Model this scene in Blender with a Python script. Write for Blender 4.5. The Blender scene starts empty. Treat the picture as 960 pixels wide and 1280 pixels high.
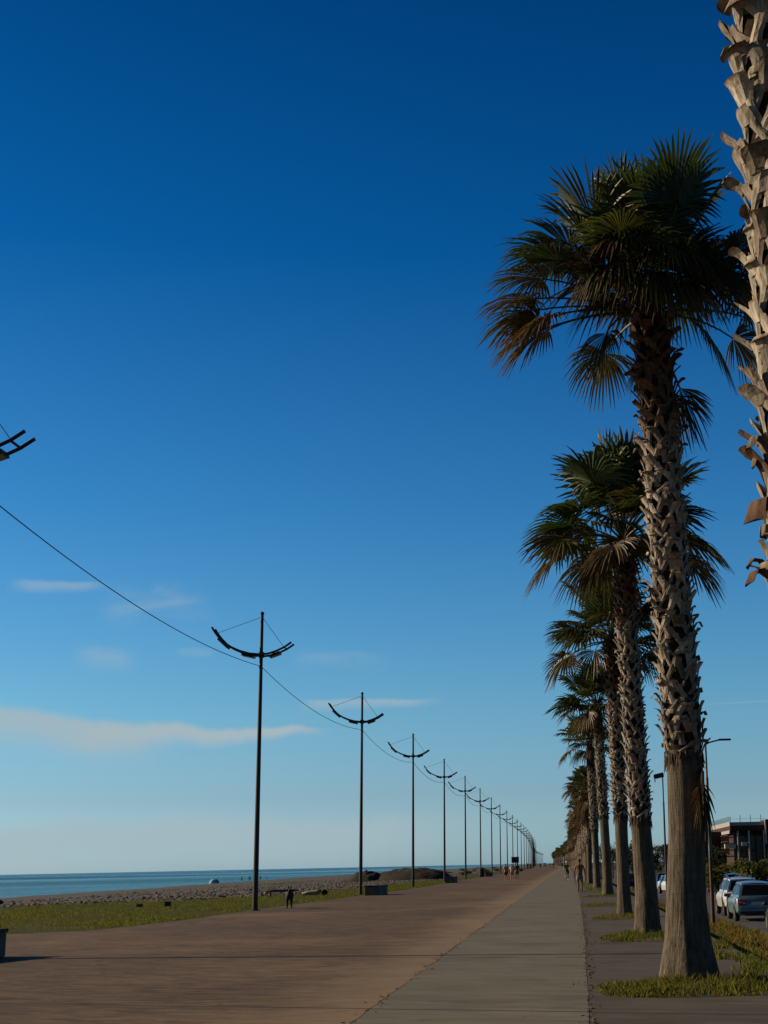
import bpy, bmesh, math, random
import numpy as np
from mathutils import Vector, Matrix
PI = math.pi
R = math.radians
scene = bpy.context.scene
COL = scene.collection
rnd = random.Random(7)

# ------------------------------------------------------------------ node helpers
class NT:
    """small wrapper to write node trees tersely"""
    def __init__(s, tree):
        s.t = tree
    def n(s, typ, **kw):
        o = s.t.nodes.new(typ)
        for k, v in kw.items():
            setattr(o, k, v)
        return o
    def put(s, sock, v):
        if isinstance(v, bpy.types.NodeSocket):
            s.t.links.new(v, sock)
        elif v is not None:
            sock.default_value = v
    def m(s, op, a, b=None, c=None, clamp=False):
        o = s.n('ShaderNodeMath', operation=op, use_clamp=clamp)
        for i, v in enumerate((a, b, c)):
            if v is not None:
                s.put(o.inputs[i], v)
        return o.outputs[0]
    def smooth(s, x, a, b):
        o = s.n('ShaderNodeMapRange', interpolation_type='SMOOTHSTEP')
        s.put(o.inputs[0], x); o.inputs[1].default_value = a; o.inputs[2].default_value = b
        return o.outputs[0]
    def lin(s, x, a, b, c=0., d=1.):
        o = s.n('ShaderNodeMapRange')
        s.put(o.inputs[0], x)
        for i, v in zip((1, 2, 3, 4), (a, b, c, d)):
            o.inputs[i].default_value = v
        return o.outputs[0]
    def mix(s, f, a, b, blend='MIX'):
        o = s.n('ShaderNodeMix', data_type='RGBA', blend_type=blend)
        s.put(o.inputs[0], f)
        s.put(o.inputs[6], a if not isinstance(a, tuple) else a + ((1,) if len(a) == 3 else ()))
        s.put(o.inputs[7], b if not isinstance(b, tuple) else b + ((1,) if len(b) == 3 else ()))
        return o.outputs[2]
    def noise(s, vec, scale, detail=4., rough=.55, dist=0.):
        o = s.n('ShaderNodeTexNoise')
        s.put(o.inputs['Vector'], vec)
        o.inputs['Scale'].default_value = scale; o.inputs['Detail'].default_value = detail
        o.inputs['Roughness'].default_value = rough; o.inputs['Distortion'].default_value = dist
        return o.outputs[0]
    def voro(s, vec, scale, feature='F1', out=0):
        o = s.n('ShaderNodeTexVoronoi', feature=feature)
        s.put(o.inputs['Vector'], vec); o.inputs['Scale'].default_value = scale
        return o.outputs[out]
    def coord(s, which='Object'):
        return s.n('ShaderNodeTexCoord').outputs[which]
    def map(s, vec, scale=(1, 1, 1), rot=(0, 0, 0), loc=(0, 0, 0)):
        o = s.n('ShaderNodeMapping')
        s.put(o.inputs[0], vec)
        o.inputs[1].default_value = loc; o.inputs[2].default_value = rot; o.inputs[3].default_value = scale
        return o.outputs[0]
    def sep(s, vec):
        o = s.n('ShaderNodeSeparateXYZ'); s.put(o.inputs[0], vec)
        return o.outputs
    def ramp(s, f, stops):
        o = s.n('ShaderNodeValToRGB')
        s.put(o.inputs[0], f)
        e = o.color_ramp.elements
        while len(e) < len(stops):
            e.new(.5)
        for el, (p, c) in zip(e, stops):
            el.position = p
            el.color = tuple(c) + (1,)
        return o.outputs[0]

def newmat(name):
    m = bpy.data.materials.new(name)
    m.use_nodes = True
    nt = NT(m.node_tree)
    bsdf = m.node_tree.nodes['Principled BSDF']
    return m, nt, bsdf

def bump(nt, bsdf, h, strength=.5, dist=.02):
    b = nt.n('ShaderNodeBump')
    b.inputs['Strength'].default_value = strength
    b.inputs['Distance'].default_value = dist
    nt.put(b.inputs['Height'], h)
    nt.put(bsdf.inputs['Normal'], b.outputs[0])

def plain(name, col, rough=.6, metal=0., var=.25, scale=6., spec=.5, coat=0.):
    m, nt, b = newmat(name)
    c = nt.coord()
    f = nt.noise(c, scale, 5)
    dark = tuple(x * (1 - var) for x in col); lite = tuple(min(1, x * (1 + var)) for x in col)
    nt.put(b.inputs['Base Color'], nt.mix(nt.lin(f, .3, .7), dark, lite))
    nt.put(b.inputs['Roughness'], nt.lin(nt.noise(c, scale * 2.3), .3, .7, max(0, rough - .1), min(1, rough + .1)))
    b.inputs['Metallic'].default_value = metal
    b.inputs['Specular IOR Level'].default_value = spec
    b.inputs['Coat Weight'].default_value = coat
    return m

def tinted(name, rough=.8, transl=0., spec=.25, noise_scale=30., var=.35, bmp=0., stretch=(1, 1, 1)):
    """colour from the 'tint' attribute with fine noise; optional light passing through the leaf"""
    m, nt, b = newmat(name)
    a = nt.n('ShaderNodeAttribute', attribute_name='tint').outputs['Color']
    c = nt.map(nt.coord(), stretch)
    f = nt.noise(c, noise_scale, 4)
    col = nt.mix(nt.lin(f, .3, .7), (1 - var,) * 3, (1 + var,) * 3)
    col = nt.mix(1., a, col, 'MULTIPLY')
    nt.put(b.inputs['Base Color'], col)
    b.inputs['Roughness'].default_value = rough
    b.inputs['Specular IOR Level'].default_value = spec
    if bmp:
        bump(nt, b, f, bmp, .02)
    if transl:
        tr = nt.n('ShaderNodeBsdfTranslucent')
        nt.put(tr.inputs[0], nt.mix(1., col, (1.5, 1.5, .7), 'MULTIPLY'))
        mx = nt.n('ShaderNodeMixShader')
        mx.inputs[0].default_value = transl
        m.node_tree.links.new(b.outputs[0], mx.inputs[1])
        m.node_tree.links.new(tr.outputs[0], mx.inputs[2])
        m.node_tree.links.new(mx.outputs[0], m.node_tree.nodes['Material Output'].inputs[0])
    return m

# ------------------------------------------------------------------ mesh helpers
class MB:
    def __init__(s):
        s.v = []; s.f = []; s.t = []; s.mi = []
    def add(s, vs, fs, tint=None, mi=0):
        o = len(s.v)
        s.v.extend(vs)
        s.f.extend([tuple(i + o for i in f) for f in fs])
        s.t.extend([tint or (.5, .5, .5)] * len(vs))
        s.mi.extend([mi] * len(fs))
    def box(s, x0, x1, y0, y1, z0, z1, tint=None, mi=0, M=None):
        vs = [Vector((x, y, z)) for z in (z0, z1) for y in (y0, y1) for x in (x0, x1)]
        if M is not None:
            vs = [M @ v for v in vs]
        s.add([tuple(v) for v in vs], [(0, 2, 3, 1), (4, 5, 7, 6), (0, 1, 5, 4), (2, 6, 7, 3), (0, 4, 6, 2), (1, 3, 7, 5)], tint, mi)
    def tube(s, pts, rad, n=8, tint=None, mi=0, cap=True, sy=1.):
        pts = [Vector(p) for p in pts]
        if not hasattr(rad, '__len__'):
            rad = [rad] * len(pts)
        vs = []; fs = []
        ref = None
        for i, p in enumerate(pts):
            d = (pts[min(i + 1, len(pts) - 1)] - pts[max(i - 1, 0)])
            d = d.normalized() if d.length > 1e-9 else Vector((0, 0, 1))
            if ref is None:
                ref = Vector((1, 0, 0)) if abs(d.x) < .8 else Vector((0, 1, 0))
            a = (ref - d * ref.dot(d)).normalized(); ref = a
            b = d.cross(a)
            for k in range(n):
                t = 2 * PI * k / n
                vs.append(tuple(p + (a * math.cos(t) + b * math.sin(t) * sy) * rad[i]))
        for i in range(len(pts) - 1):
            for k in range(n):
                k2 = (k + 1) % n
                fs.append((i * n + k, i * n + k2, (i + 1) * n + k2, (i + 1) * n + k))
        if cap:
            fs.append(tuple(range(n - 1, -1, -1)))
            fs.append(tuple((len(pts) - 1) * n + k for k in range(n)))
        s.add(vs, fs, tint, mi)
    def lathe(s, prof, n=24, c=(0, 0, 0), axis='z', tint=None, mi=0):
        """prof: (radius, height) list"""
        vs = []; fs = []
        for r, h in prof:
            for k in range(n):
                t = 2 * PI * k / n
                x, y = r * math.cos(t), r * math.sin(t)
                p = (x, y, h) if axis == 'z' else ((h, x, y) if axis == 'x' else (x, h, y))
                vs.append((p[0] + c[0], p[1] + c[1], p[2] + c[2]))
        for i in range(len(prof) - 1):
            for k in range(n):
                k2 = (k + 1) % n
                fs.append((i * n + k, i * n + k2, (i + 1) * n + k2, (i + 1) * n + k))
        fs.append(tuple(range(n - 1, -1, -1)))
        fs.append(tuple((len(prof) - 1) * n + k for k in range(n)))
        s.add(vs, fs, tint, mi)
    def ball(s, c, r, n=10, m=7, tint=None, mi=0):
        c = Vector(c)
        if not hasattr(r, '__len__'):
            r = (r, r, r)
        vs = [(c.x, c.y, c.z - r[2])]
        for i in range(1, m):
            t = -PI / 2 + PI * i / m
            for k in range(n):
                a = 2 * PI * k / n
                vs.append((c.x + r[0] * math.cos(t) * math.cos(a), c.y + r[1] * math.cos(t) * math.sin(a), c.z + r[2] * math.sin(t)))
        vs.append((c.x, c.y, c.z + r[2]))
        fs = [(0, 1 + (k + 1) % n, 1 + k) for k in range(n)]
        for i in range(m - 2):
            for k in range(n):
                k2 = (k + 1) % n
                fs.append((1 + i * n + k, 1 + i * n + k2, 1 + (i + 1) * n + k2, 1 + (i + 1) * n + k))
        L = len(vs) - 1
        fs += [(L, 1 + (m - 2) * n + k, 1 + (m - 2) * n + (k + 1) % n) for k in range(n)]
        s.add(vs, fs, tint, mi)
    def mesh(s, name, mats, smooth=False):
        me = bpy.data.meshes.new(name)
        me.from_pydata([tuple(v) for v in s.v], [], s.f)
        if not isinstance(mats, (list, tuple)):
            mats = [mats]
        for m in mats:
            me.materials.append(m)
        me.polygons.foreach_set('material_index', s.mi)
        ca = me.color_attributes.new('tint', 'FLOAT_COLOR', 'POINT')
        arr = np.ones((len(s.v), 4), np.float32)
        arr[:, :3] = np.array(s.t, np.float32).reshape(-1, 3)
        ca.data.foreach_set('color', arr.ravel())
        if smooth:
            me.polygons.foreach_set('use_smooth', [True] * len(me.polygons))
        me.update()
        return me
    def build(s, name, mats, parent=None, smooth=False, bevel=0., loc=None):
        me = s.mesh(name, mats, smooth)
        if bevel:
            bm = bmesh.new(); bm.from_mesh(me)
            bmesh.ops.bevel(bm, geom=[e for e in bm.edges if e.is_manifold and e.calc_face_angle(0) > .5], offset=bevel, segments=2, affect='EDGES', clamp_overlap=True)
            bm.to_mesh(me); bm.free()
        return link(name, me, parent, loc)

def link(name, me, parent=None, loc=None):
    o = bpy.data.objects.new(name, me)
    COL.objects.link(o)
    if parent is not None:
        o.parent = parent
    if loc is not None:
        o.location = loc
    return o

def tag(o, label, cat, group=None, kind=None):
    o['label'] = label
    o['category'] = cat
    if group:
        o['group'] = group
    if kind:
        o['kind'] = kind
    return o

def thing(name, label, cat, loc=(0, 0, 0), rz=0., group=None):
    o = bpy.data.objects.new(name, None)
    o.empty_display_size = .2
    COL.objects.link(o)
    o.location = loc
    o.rotation_euler = (0, 0, rz)
    return tag(o, label, cat, group)

def copy_tree(o, parent=None):
    c = o.copy()
    COL.objects.link(c)
    if parent is not None:
        c.parent = parent
    for ch in list(o.children):
        copy_tree(ch, c)
    return c

def auto_smooth(o, ang=40):
    me = o.data
    me.polygons.foreach_set('use_smooth', [True] * len(me.polygons))
    bm = bmesh.new(); bm.from_mesh(me)
    for e in bm.edges:
        if e.is_manifold and e.calc_face_angle(0) > R(ang):
            e.smooth = False
    bm.to_mesh(me); bm.free()
    return o

# ------------------------------------------------------------------ layout functions
def sstep(t):
    t = max(0., min(1., t))
    return t * t * (3 - 2 * t)
def bend(Y):                      # the promenade swings gently left far away
    return -15. * sstep((Y - 350) / 1000.)
def poly(pts, y):
    if y <= pts[0][0]:
        return pts[0][1]
    for (a, b), (c, d) in zip(pts, pts[1:]):
        if y <= c:
            return b + (d - b) * (y - a) / (c - a)
    return pts[-1][1]
def vnoise(x, y, seed=0):
    def h(i, j):
        n = (i * 374761393 + j * 668265263 + seed * 974711) & 0xffffffff
        n = ((n ^ (n >> 13)) * 1274126177) & 0xffffffff
        return ((n ^ (n >> 16)) & 0xffff) / 65535.
    xi, yi = math.floor(x), math.floor(y)
    fx, fy = x - xi, y - yi
    fx = fx * fx * (3 - 2 * fx); fy = fy * fy * (3 - 2 * fy)
    a = h(xi, yi) * (1 - fx) + h(xi + 1, yi) * fx
    b = h(xi, yi + 1) * (1 - fx) + h(xi + 1, yi + 1) * fx
    return a * (1 - fy) + b * fy - .5

EDGE = [(0, -24), (34, -24), (40, -20), (42.2, -15.8), (43.7, -13.6), (52, -12.9), (66, -12.8), (85, -12.2), (110, -11.5), (167, -11.5), (400, -11.5)]
def x_edge(y): return poly(EDGE, y) + .12 * vnoise(y * .9, 3, 5)
GRS = [(0, -34), (70, -31.5), (79, -29.7), (85, -26.4), (89, -22.5), (101, -19.3), (121, -17.4), (160, -16.5), (400, -16.5)]
def x_grass(y): return poly(GRS, y) + 1.2 * vnoise(y * .22, 1, 9) + .6 * vnoise(y * .9, 2, 8)
def x_shore(y): return poly([(0, -92), (250, -96), (400, -103), (560, -111), (800, -117), (1500, -122)], y) + 2.5 * vnoise(y * .05, 0, 3)
X_CON0, X_CON1, X_DROP, X_BANK = -2.36, .36, 3.0, 6.3
def z_lot(y): return -.95 - .0045 * max(0, min(y, 200) - 65)
SEA_Z = -2.25
def z_left(x, y):
    g = x_grass(y)
    if x > g - 1:
        t = max(0., min(1., (x_edge(y) - x) / 1.0))
        return t * (.0 + .07 * vnoise(x * .7, y * .7, 4) + .10 * vnoise(x * .15, y * .15, 6) - .05 * max(0., min(1., (x_edge(y) - x) / 8))) - .004
    s = x_shore(y)
    u = (g - x) / (g - s)
    z = SEA_Z * (u ** 1.25)
    k = min(1., u * 6)
    return z + k * (.20 * vnoise(x * .09, y * .05, 11) + .18 * vnoise(x * .35, y * .2, 12) + .10 * vnoise(x * 1.1, y * .8, 13)) * max(0., 1 - u * .6)
def z_right(x, y):
    lo = z_lot(y)
    if x < X_DROP + .12:
        return -.58 * (x - X_DROP) / .12 if x > X_DROP else 0.
    u = min(1., (x - X_DROP - .12) / (X_BANK - X_DROP - .12))
    return -.58 + (lo + .58) * sstep(u) * 1. + .12 * vnoise(x * 1.3, y * 1.1, 21) * math.sin(PI * u)

YS = []
y = -30.
while y < 9000:
    YS.append(y)
    y += .35 if 8 < y < 60 else (.8 if 0 <= y < 130 else (3. if y < 400 else (15 if y < 1500 else 250)))
def strip(name, fl, fr, cols, zf, mat, label, cat, y0=-30., y1=9000., power=1., thick=0.):
    mb = MB()
    ys = [q for q in YS if y0 <= q <= y1]
    n = cols + 1
    vs = []
    for q in ys:
        a, b = fl(q), fr(q)
        for i in range(n):
            u = (i / cols) ** power
            x = b + (a - b) * u        # from right edge to left edge
            vs.append((x + bend(q), q, zf(x, q)))
    fs = []
    for j in range(len(ys) - 1):
        for i in range(cols):
            k = j * n + i
            fs.append((k, k + n, k + n + 1, k + 1))
    mb.add(vs, fs)
    if thick:
        for off in (0, cols):          # side faces of a slab
            vs2 = []; fs2 = []
            for j in range(len(ys)):
                v = vs[j * n + off]
                vs2 += [v, (v[0], v[1], v[2] - thick)]
            for j in range(len(ys) - 1):
                fs2.append((2 * j, 2 * j + 1, 2 * j + 3, 2 * j + 2))
            mb.add(vs2, fs2)
    o = mb.build(name, mat, smooth=True)
    if thick:
        auto_smooth(o, 30)
    tag(o, label, cat, kind='structure')
    return o

# ------------------------------------------------------------------ ground materials
SK = math.atan2(-4.6, 13.04)       # joints run skewed across the promenade
def paving_red():
    m, nt, b = newmat('red_brown_concrete')
    c = nt.coord()
    r = nt.map(c, rot=(0, 0, -SK))
    streak = nt.noise(nt.map(r, (.9, 3.0, 1)), 1.3, 9, .74, .6)
    fine = nt.noise(nt.map(r, (2.2, 8., 1)), 2.2, 6, .75)
    big = nt.noise(c, .13, 4, .6)
    grit = nt.noise(c, 60, 3, .7)
    col = nt.ramp(streak, [(.34, (.032, .020, .012)), (.45, (.092, .059, .034)), (.55, (.15, .10, .055)), (.70, (.26, .18, .10))])
    col = nt.mix(nt.m('MULTIPLY', nt.smooth(fine, .5, .72), .75), col, (.24, .165, .09))
    col = nt.mix(nt.m('MULTIPLY', nt.smooth(big, .45, .68), .55), col, (.075, .05, .036))
    col = nt.mix(nt.m('MULTIPLY', nt.smooth(big, .5, .3), .45), col, (.30, .19, .10))
    xs = nt.sep(c)
    # pale worn rim beside the grey path and dirt near the grass
    rim = nt.smooth(nt.m('ADD', xs[0], nt.m('MULTIPLY', nt.noise(c, .8), 2.2)), -3.2, -1.2)
    col = nt.mix(nt.m('MULTIPLY', rim, .55), col, (.34, .25, .16))
    rs = nt.sep(r)
    v = nt.m('ADD', rs[1], nt.m('MULTIPLY', nt.noise(c, .6), .12))
    fr = nt.m('SUBTRACT', nt.m('FRACT', nt.m('DIVIDE', nt.m('SUBTRACT', v, 25.26 - 4.5), 9.)), .5)
    line = nt.smooth(nt.m('ABSOLUTE', fr), .006, .0025)
    col = nt.mix(nt.m('MULTIPLY', line, .85), col, (.02, .016, .013))
    # wandering cracks
    ck = nt.voro(nt.map(c, (.12, .17, 1), loc=(3, 1, 0)), 1., 'DISTANCE_TO_EDGE')
    wob = nt.m('ADD', ck, nt.m('MULTIPLY', nt.m('SUBTRACT', nt.noise(c, 1.7), .5), .04))
    ckl = nt.smooth(nt.m('ABSOLUTE', wob), .0035, .0005)
    col = nt.mix(nt.m('MULTIPLY', ckl, .45), col, (.03, .022, .018))
    col = nt.mix(nt.lin(grit, .3, .7, 0, .25), col, (.05, .04, .03))
    nt.put(b.inputs['Base Color'], col)
    b.inputs['Roughness'].default_value = .9
    b.inputs['Specular IOR Level'].default_value = .2
    h = nt.m('ADD', nt.m('MULTIPLY', streak, 1.), nt.m('MULTIPLY', grit, .12))
    h = nt.m('SUBTRACT', h, nt.m('MULTIPLY', line, 1.))
    bump(nt, b, h, .35, .03)
    return m
def paving_grey(name, lo, hi, joint=True):
    m, nt, b = newmat(name)
    c = nt.coord()
    r = nt.map(c, rot=(0, 0, -SK))
    streak = nt.noise(nt.map(r, (.7, 2.2, 1)), 1.3, 8, .68, .4)
    big = nt.noise(c, .5, 5, .6)
    grit = nt.noise(c, 70, 3, .7)
    col = nt.mix(nt.lin(streak, .3, .7), lo, hi)
    col = nt.mix(nt.m('MULTIPLY', nt.smooth(big, .5, .72), .5), col, tuple(x * .6 for x in lo))
    col = nt.mix(nt.m('MULTIPLY', nt.smooth(big, .45, .25), .35), col, tuple(x * 1.25 for x in hi))
    spots = nt.voro(c, 1.7)
    col = nt.mix(nt.m('MULTIPLY', nt.smooth(spots, .06, .03), .8), col, (.03, .026, .02))
    col = nt.mix(nt.lin(grit, .3, .7, 0, .3), col, tuple(x * .5 for x in lo))
    h = nt.m('ADD', nt.m('MULTIPLY', streak, .6), nt.m('MULTIPLY', grit, .15))
    if joint:
        rs = nt.sep(r)
        v = nt.m('ADD', rs[1], nt.m('MULTIPLY', nt.noise(c, .6), .12))
        fr = nt.m('SUBTRACT', nt.m('FRACT', nt.m('DIVIDE', nt.m('SUBTRACT', v, 25.26 - 4.5), 9.)), .5)
        line = nt.smooth(nt.m('ABSOLUTE', fr), .006, .0025)
        col = nt.mix(nt.m('MULTIPLY', line, .85), col, (.022, .02, .017))
        h = nt.m('SUBTRACT', h, line)
    nt.put(b.inputs['Base Color'], col)
    b.inputs['Roughness'].default_value = .92
    b.inputs['Specular IOR Level'].default_value = .2
    bump(nt, b, h, .3, .02)
    return m
def beach_mat():
    m, nt, b = newmat('pebble_beach')
    c = nt.coord()
    v1 = nt.n('ShaderNodeTexVoronoi'); nt.put(v1.inputs[0], c); v1.inputs['Scale'].default_value = 2.6
    v2 = nt.n('ShaderNodeTexVoronoi'); nt.put(v2.inputs[0], c); v2.inputs['Scale'].default_value = 7.5
    g = nt.noise(v1.outputs['Color'], 3., 2)
    col = nt.ramp(nt.sep(v1.outputs['Color'])[0], [(0, (.07, .062, .055)), (.4, (.17, .15, .13)), (.75, (.25, .23, .2)), (1, (.42, .40, .36))])
    col2 = nt.ramp(nt.sep(v2.outputs['Color'])[1], [(0, (.06, .052, .045)), (.6, (.19, .17, .145)), (1, (.36, .33, .29))])
    col = nt.mix(.5, col, col2)
    col = nt.mix(1., col, (.56, .55, .50), 'MULTIPLY')
    big = nt.noise(nt.map(c, (.5, 1, 1)), .12, 5, .6)
    col = nt.mix(nt.m('MULTIPLY', nt.smooth(big, .5, .7), .6), col, (.06, .05, .036))
    col = nt.mix(nt.m('MULTIPLY', nt.smooth(nt.noise(c, .3), .55, .7), .6), col, (.075, .075, .025))
    nt.put(b.inputs['Base Color'], col)
    b.inputs['Roughness'].default_value = .85
    h = nt.m('ADD', nt.m('MULTIPLY', nt.m('SUBTRACT', 1., v1.outputs['Distance']), 1.), nt.m('MULTIPLY', nt.m('SUBTRACT', 1., v2.outputs['Distance']), .4))
    bump(nt, b, h, .9, .25)
    return m
def turf_mat(name, stops, scale=.5):
    m, nt, b = newmat(name)
    c = nt.coord()
    f = nt.noise(c, scale, 8, .7, .3)
    g = nt.noise(c, 25, 3, .7)
    col = nt.ramp(f, stops)
    col = nt.mix(nt.lin(g, .3, .7, 0, .5), col, tuple(x * .45 for x in stops[0][1]))
    nt.put(b.inputs['Base Color'], col)
    b.inputs['Roughness'].default_value = .95
    b.inputs['Specular IOR Level'].default_value = .1
    bump(nt, b, nt.m('ADD', g, nt.m('MULTIPLY', f, 2.)), .9, .08)
    return m
def asphalt_mat():
    m, nt, b = newmat('asphalt')
    c = nt.coord()
    g = nt.noise(c, 80, 3, .7)
    col = nt.mix(nt.lin(g, .3, .7), (.035, .035, .037), (.075, .074, .072))
    col = nt.mix(nt.m('MULTIPLY', nt.smooth(nt.noise(c, .4, 5), .5, .7), .5), col, (.10, .09, .08))
    nt.put(b.inputs['Base Color'], col)
    b.inputs['Roughness'].default_value = .9
    bump(nt, b, g, .4, .01)
    return m
def sea_mat():
    m, nt, b = newmat('sea_water')
    c = nt.coord()
    bands = nt.noise(nt.map(c, (.0016, .0035, 1), rot=(0, 0, R(8))), 1., 5, .6)
    near = nt.smooth(nt.noise(nt.map(c, (.004, .008, 1)), 1., 3), .4, .6)
    col = nt.mix(nt.smooth(bands, .4, .62), (.006, .09, .135), (.018, .17, .23))
    xs = nt.sep(c)[0]
    col = nt.mix(nt.m('MULTIPLY', nt.smooth(nt.m('ADD', xs, nt.m('MULTIPLY', nt.noise(c, .006, 4), 240.)), -420., -60.), .8), col, (.07, .25, .31))
    nt.put(b.inputs['Base Color'], col)
    b.inputs['IOR'].default_value = 1.33
    b.inputs['Specular IOR Level'].default_value = .24
    nt.put(b.inputs['Roughness'], nt.lin(bands, .35, .65, .38, .12))
    w1 = nt.noise(nt.map(c, (.5, .22, 1)), .9, 5, .6, .4)
    w2 = nt.noise(nt.map(c, (.12, .05, 1)), .5, 3, .5)
    bump(nt, b, nt.m('ADD', nt.m('MULTIPLY', w2, 1.4), w1), 1., 1.9)
    return m

M_RED = paving_red()
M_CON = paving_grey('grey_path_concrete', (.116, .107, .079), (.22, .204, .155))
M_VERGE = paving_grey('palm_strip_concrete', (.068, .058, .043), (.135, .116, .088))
M_BEACH = beach_mat()
M_TURF = turf_mat('coast_turf', [(.3, (.045, .055, .012)), (.46, (.085, .092, .019)), (.6, (.115, .105, .028)), (.76, (.08, .062, .036))], .5)
M_BANK = turf_mat('dry_bank', [(.3, (.055, .055, .015)), (.5, (.14, .105, .03)), (.68, (.22, .13, .06)), (.85, (.12, .07, .035))], .6)
M_ASPH = asphalt_mat()
M_SEA = sea_mat()
M_SOIL = plain('dark_soil', (.05, .041, .03), .95, var=.5, scale=9)
M_LAND = turf_mat('far_scrub', [(.3, (.03, .04, .012)), (.5, (.06, .07, .02)), (.7, (.10, .085, .04)), (.9, (.05, .06, .02))], .08)

# ------------------------------------------------------------------ ground
zero = lambda x, y: 0.
def jag(seed, amp): return lambda q: amp * vnoise(q * 2.1, 0, seed) + amp * .6 * vnoise(q * 6.3, 0, seed + 1)
CON1 = [(0, .10), (16.7, .19), (32.6, .31), (67, .46), (120, .44)]
def xc1(q): return poly(CON1, q)
j1, j2, j3 = jag(31, .05), jag(41, .035), jag(51, .05)
strip('promenade', x_edge, lambda q: X_CON0 + .008 + j2(q) + .3 * j1(q), 10, zero, M_RED, 'wide red-brown concrete promenade between the coast grass and the grey path', 'promenade', thick=.08)
strip('concrete_path', lambda q: X_CON0 + .02 + j2(q), lambda q: xc1(q) - .02 + j3(q) * .5, 4, zero, M_CON, 'grey concrete path running beside the row of palms', 'path', thick=.08)
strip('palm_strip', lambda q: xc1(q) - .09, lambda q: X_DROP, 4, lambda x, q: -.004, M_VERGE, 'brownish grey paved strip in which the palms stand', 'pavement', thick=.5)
mb = MB()
mb.add([(-3.2, -30, -.024), (X_CON1 + .7, -30, -.024), (X_CON1 + .7, 420, -.024), (-3.2, 420, -.024)], [(0, 1, 2, 3)])
tag(mb.build('soil_bed', M_SOIL), 'dark soil showing in the cracks between the paved strips', 'soil', kind='structure')
strip('coast_turf', lambda q: x_grass(q), x_edge, 14, z_left, M_TURF, 'yellow-green grass strip between promenade and pebble beach', 'grass')
strip('beach', lambda q: x_shore(q) - 25, x_grass, 56, z_left, M_BEACH, 'grey pebble beach sloping down to the sea', 'beach', power=1.5)
strip('bank', lambda q: X_DROP + .0, lambda q: X_BANK + .35, 12, z_right, M_BANK, 'dry grassy bank dropping from the palm strip to the parking lane', 'bank')
strip('parking_lane', lambda q: X_BANK + .3 , lambda q: 20., 6, lambda x, q: z_lot(q), M_ASPH, 'dark asphalt parking lane on the right below the palms', 'road')
strip('land', lambda q: 20., lambda q: 6000., 10, lambda x, q: z_lot(q) - .01, M_LAND, 'scrubby land behind the parking lane reaching the horizon', 'land', power=.3)
mb = MB()
mb.add([(-60000, -20000, SEA_Z), (-70, -20000, SEA_Z), (-70, 90000, SEA_Z), (-60000, 90000, SEA_Z)], [(0, 1, 2, 3)])
tag(mb.build('sea', M_SEA), 'dark blue sea reaching the horizon', 'sea', kind='structure')

def earth_mound(cx, cy, rx, ry, h, seed, label):
    mb = MB()
    n = 44; m = 26
    vs = []; fs = []
    for j in range(m + 1):
        for i in range(n + 1):
            u = -1 + 2 * i / n; v = -1 + 2 * j / m
            d = math.hypot(u, v)
            z = h * max(0., 1 - d ** 2.2) ** .8
            z += h * .45 * (vnoise(u * 4, v * 4, seed) + .6 * vnoise(u * 9, v * 9, seed + 1) + .4 * vnoise(u * 20, v * 20, seed + 2)) * max(0., 1 - d)
            vs.append((cx + u * rx, cy + v * ry, z - .12))
    for j in range(m):
        for i in range(n):
            k = j * (n + 1) + i
            fs.append((k, k + 1, k + n + 2, k + n + 1))
    mb.add(vs, fs)
    return tag(mb.build('earth_mound', M_MOUND, smooth=True), label, 'mound', kind='structure')
M_MOUND = turf_mat('mound_earth', [(.3, (.028, .024, .018)), (.5, (.065, .058, .046)), (.68, (.10, .088, .068)), (.85, (.06, .06, .02))], .9)
earth_mound(-19.6, 192, 5.2, 5.5, 1.45, 3, 'long low dark earth mound on the beach behind the lamp posts')
earth_mound(-25.6, 192, 2.6, 4., 1.15, 5, 'small peaked earth mound left of the long one')
earth_mound(-34, 330, 9, 10, 1.0, 8, 'flat distant rise on the beach beyond the mounds')

# ------------------------------------------------------------------ grass (blades)
M_BLADE = tinted('grass_blade', .7, .45, .2, 8., .25)
def blades(name, pts, hmin, hmax, w, tints, label, seed, lean=.5, hs=None):
    r = np.random.RandomState(seed)
    P = np.array(pts, float)
    n = len(P)
    a = r.rand(n) * 2 * PI; h = hmin + (hmax - hmin) * r.rand(n) ** 1.6
    if hs is not None:
        h = h * np.array(hs)
    ww = w * (.6 + .8 * r.rand(n))
    ln = lean * (.2 + r.rand(n)) * h; la = r.rand(n) * 2 * PI
    dx, dy = np.cos(a) * ww, np.sin(a) * ww
    lx, ly = np.cos(la) * ln, np.sin(la) * ln
    V = np.zeros((n, 5, 3))
    V[:, 0] = P + np.stack([-dx, -dy, 0 * dx - .01], 1); V[:, 1] = P + np.stack([dx, dy, 0 * dx - .01], 1)
    V[:, 2] = P + np.stack([dx * .7 + lx * .35, dy * .7 + ly * .35, h * .6], 1); V[:, 3] = P + np.stack([-dx * .7 + lx * .35, -dy * .7 + ly * .35, h * .6], 1)
    V[:, 4] = P + np.stack([lx, ly, h], 1)
    mb = MB()
    mb.v = V.reshape(-1, 3).tolist()
    T = np.array(tints, float)
    tc = T[r.randint(0, len(T), n)] * (.7 + .6 * r.rand(n, 1))
    mb.t = np.repeat(tc, 5, 0).tolist()
    for i in range(n):
        k = 5 * i
        mb.f.append((k, k + 1, k + 2, k + 3)); mb.f.append((k + 3, k + 2, k + 4))
    mb.mi = [0] * len(mb.f)
    return tag(mb.build(name, M_BLADE), label, 'grass', kind='stuff')
GREEN = [(.075, .095, .016), (.10, .115, .02), (.055, .075, .014), (.15, .14, .03), (.17, .14, .05)]
YEL = [(.10, .115, .022), (.12, .125, .026), (.085, .10, .02), (.13, .12, .035), (.07, .085, .018)]
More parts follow.
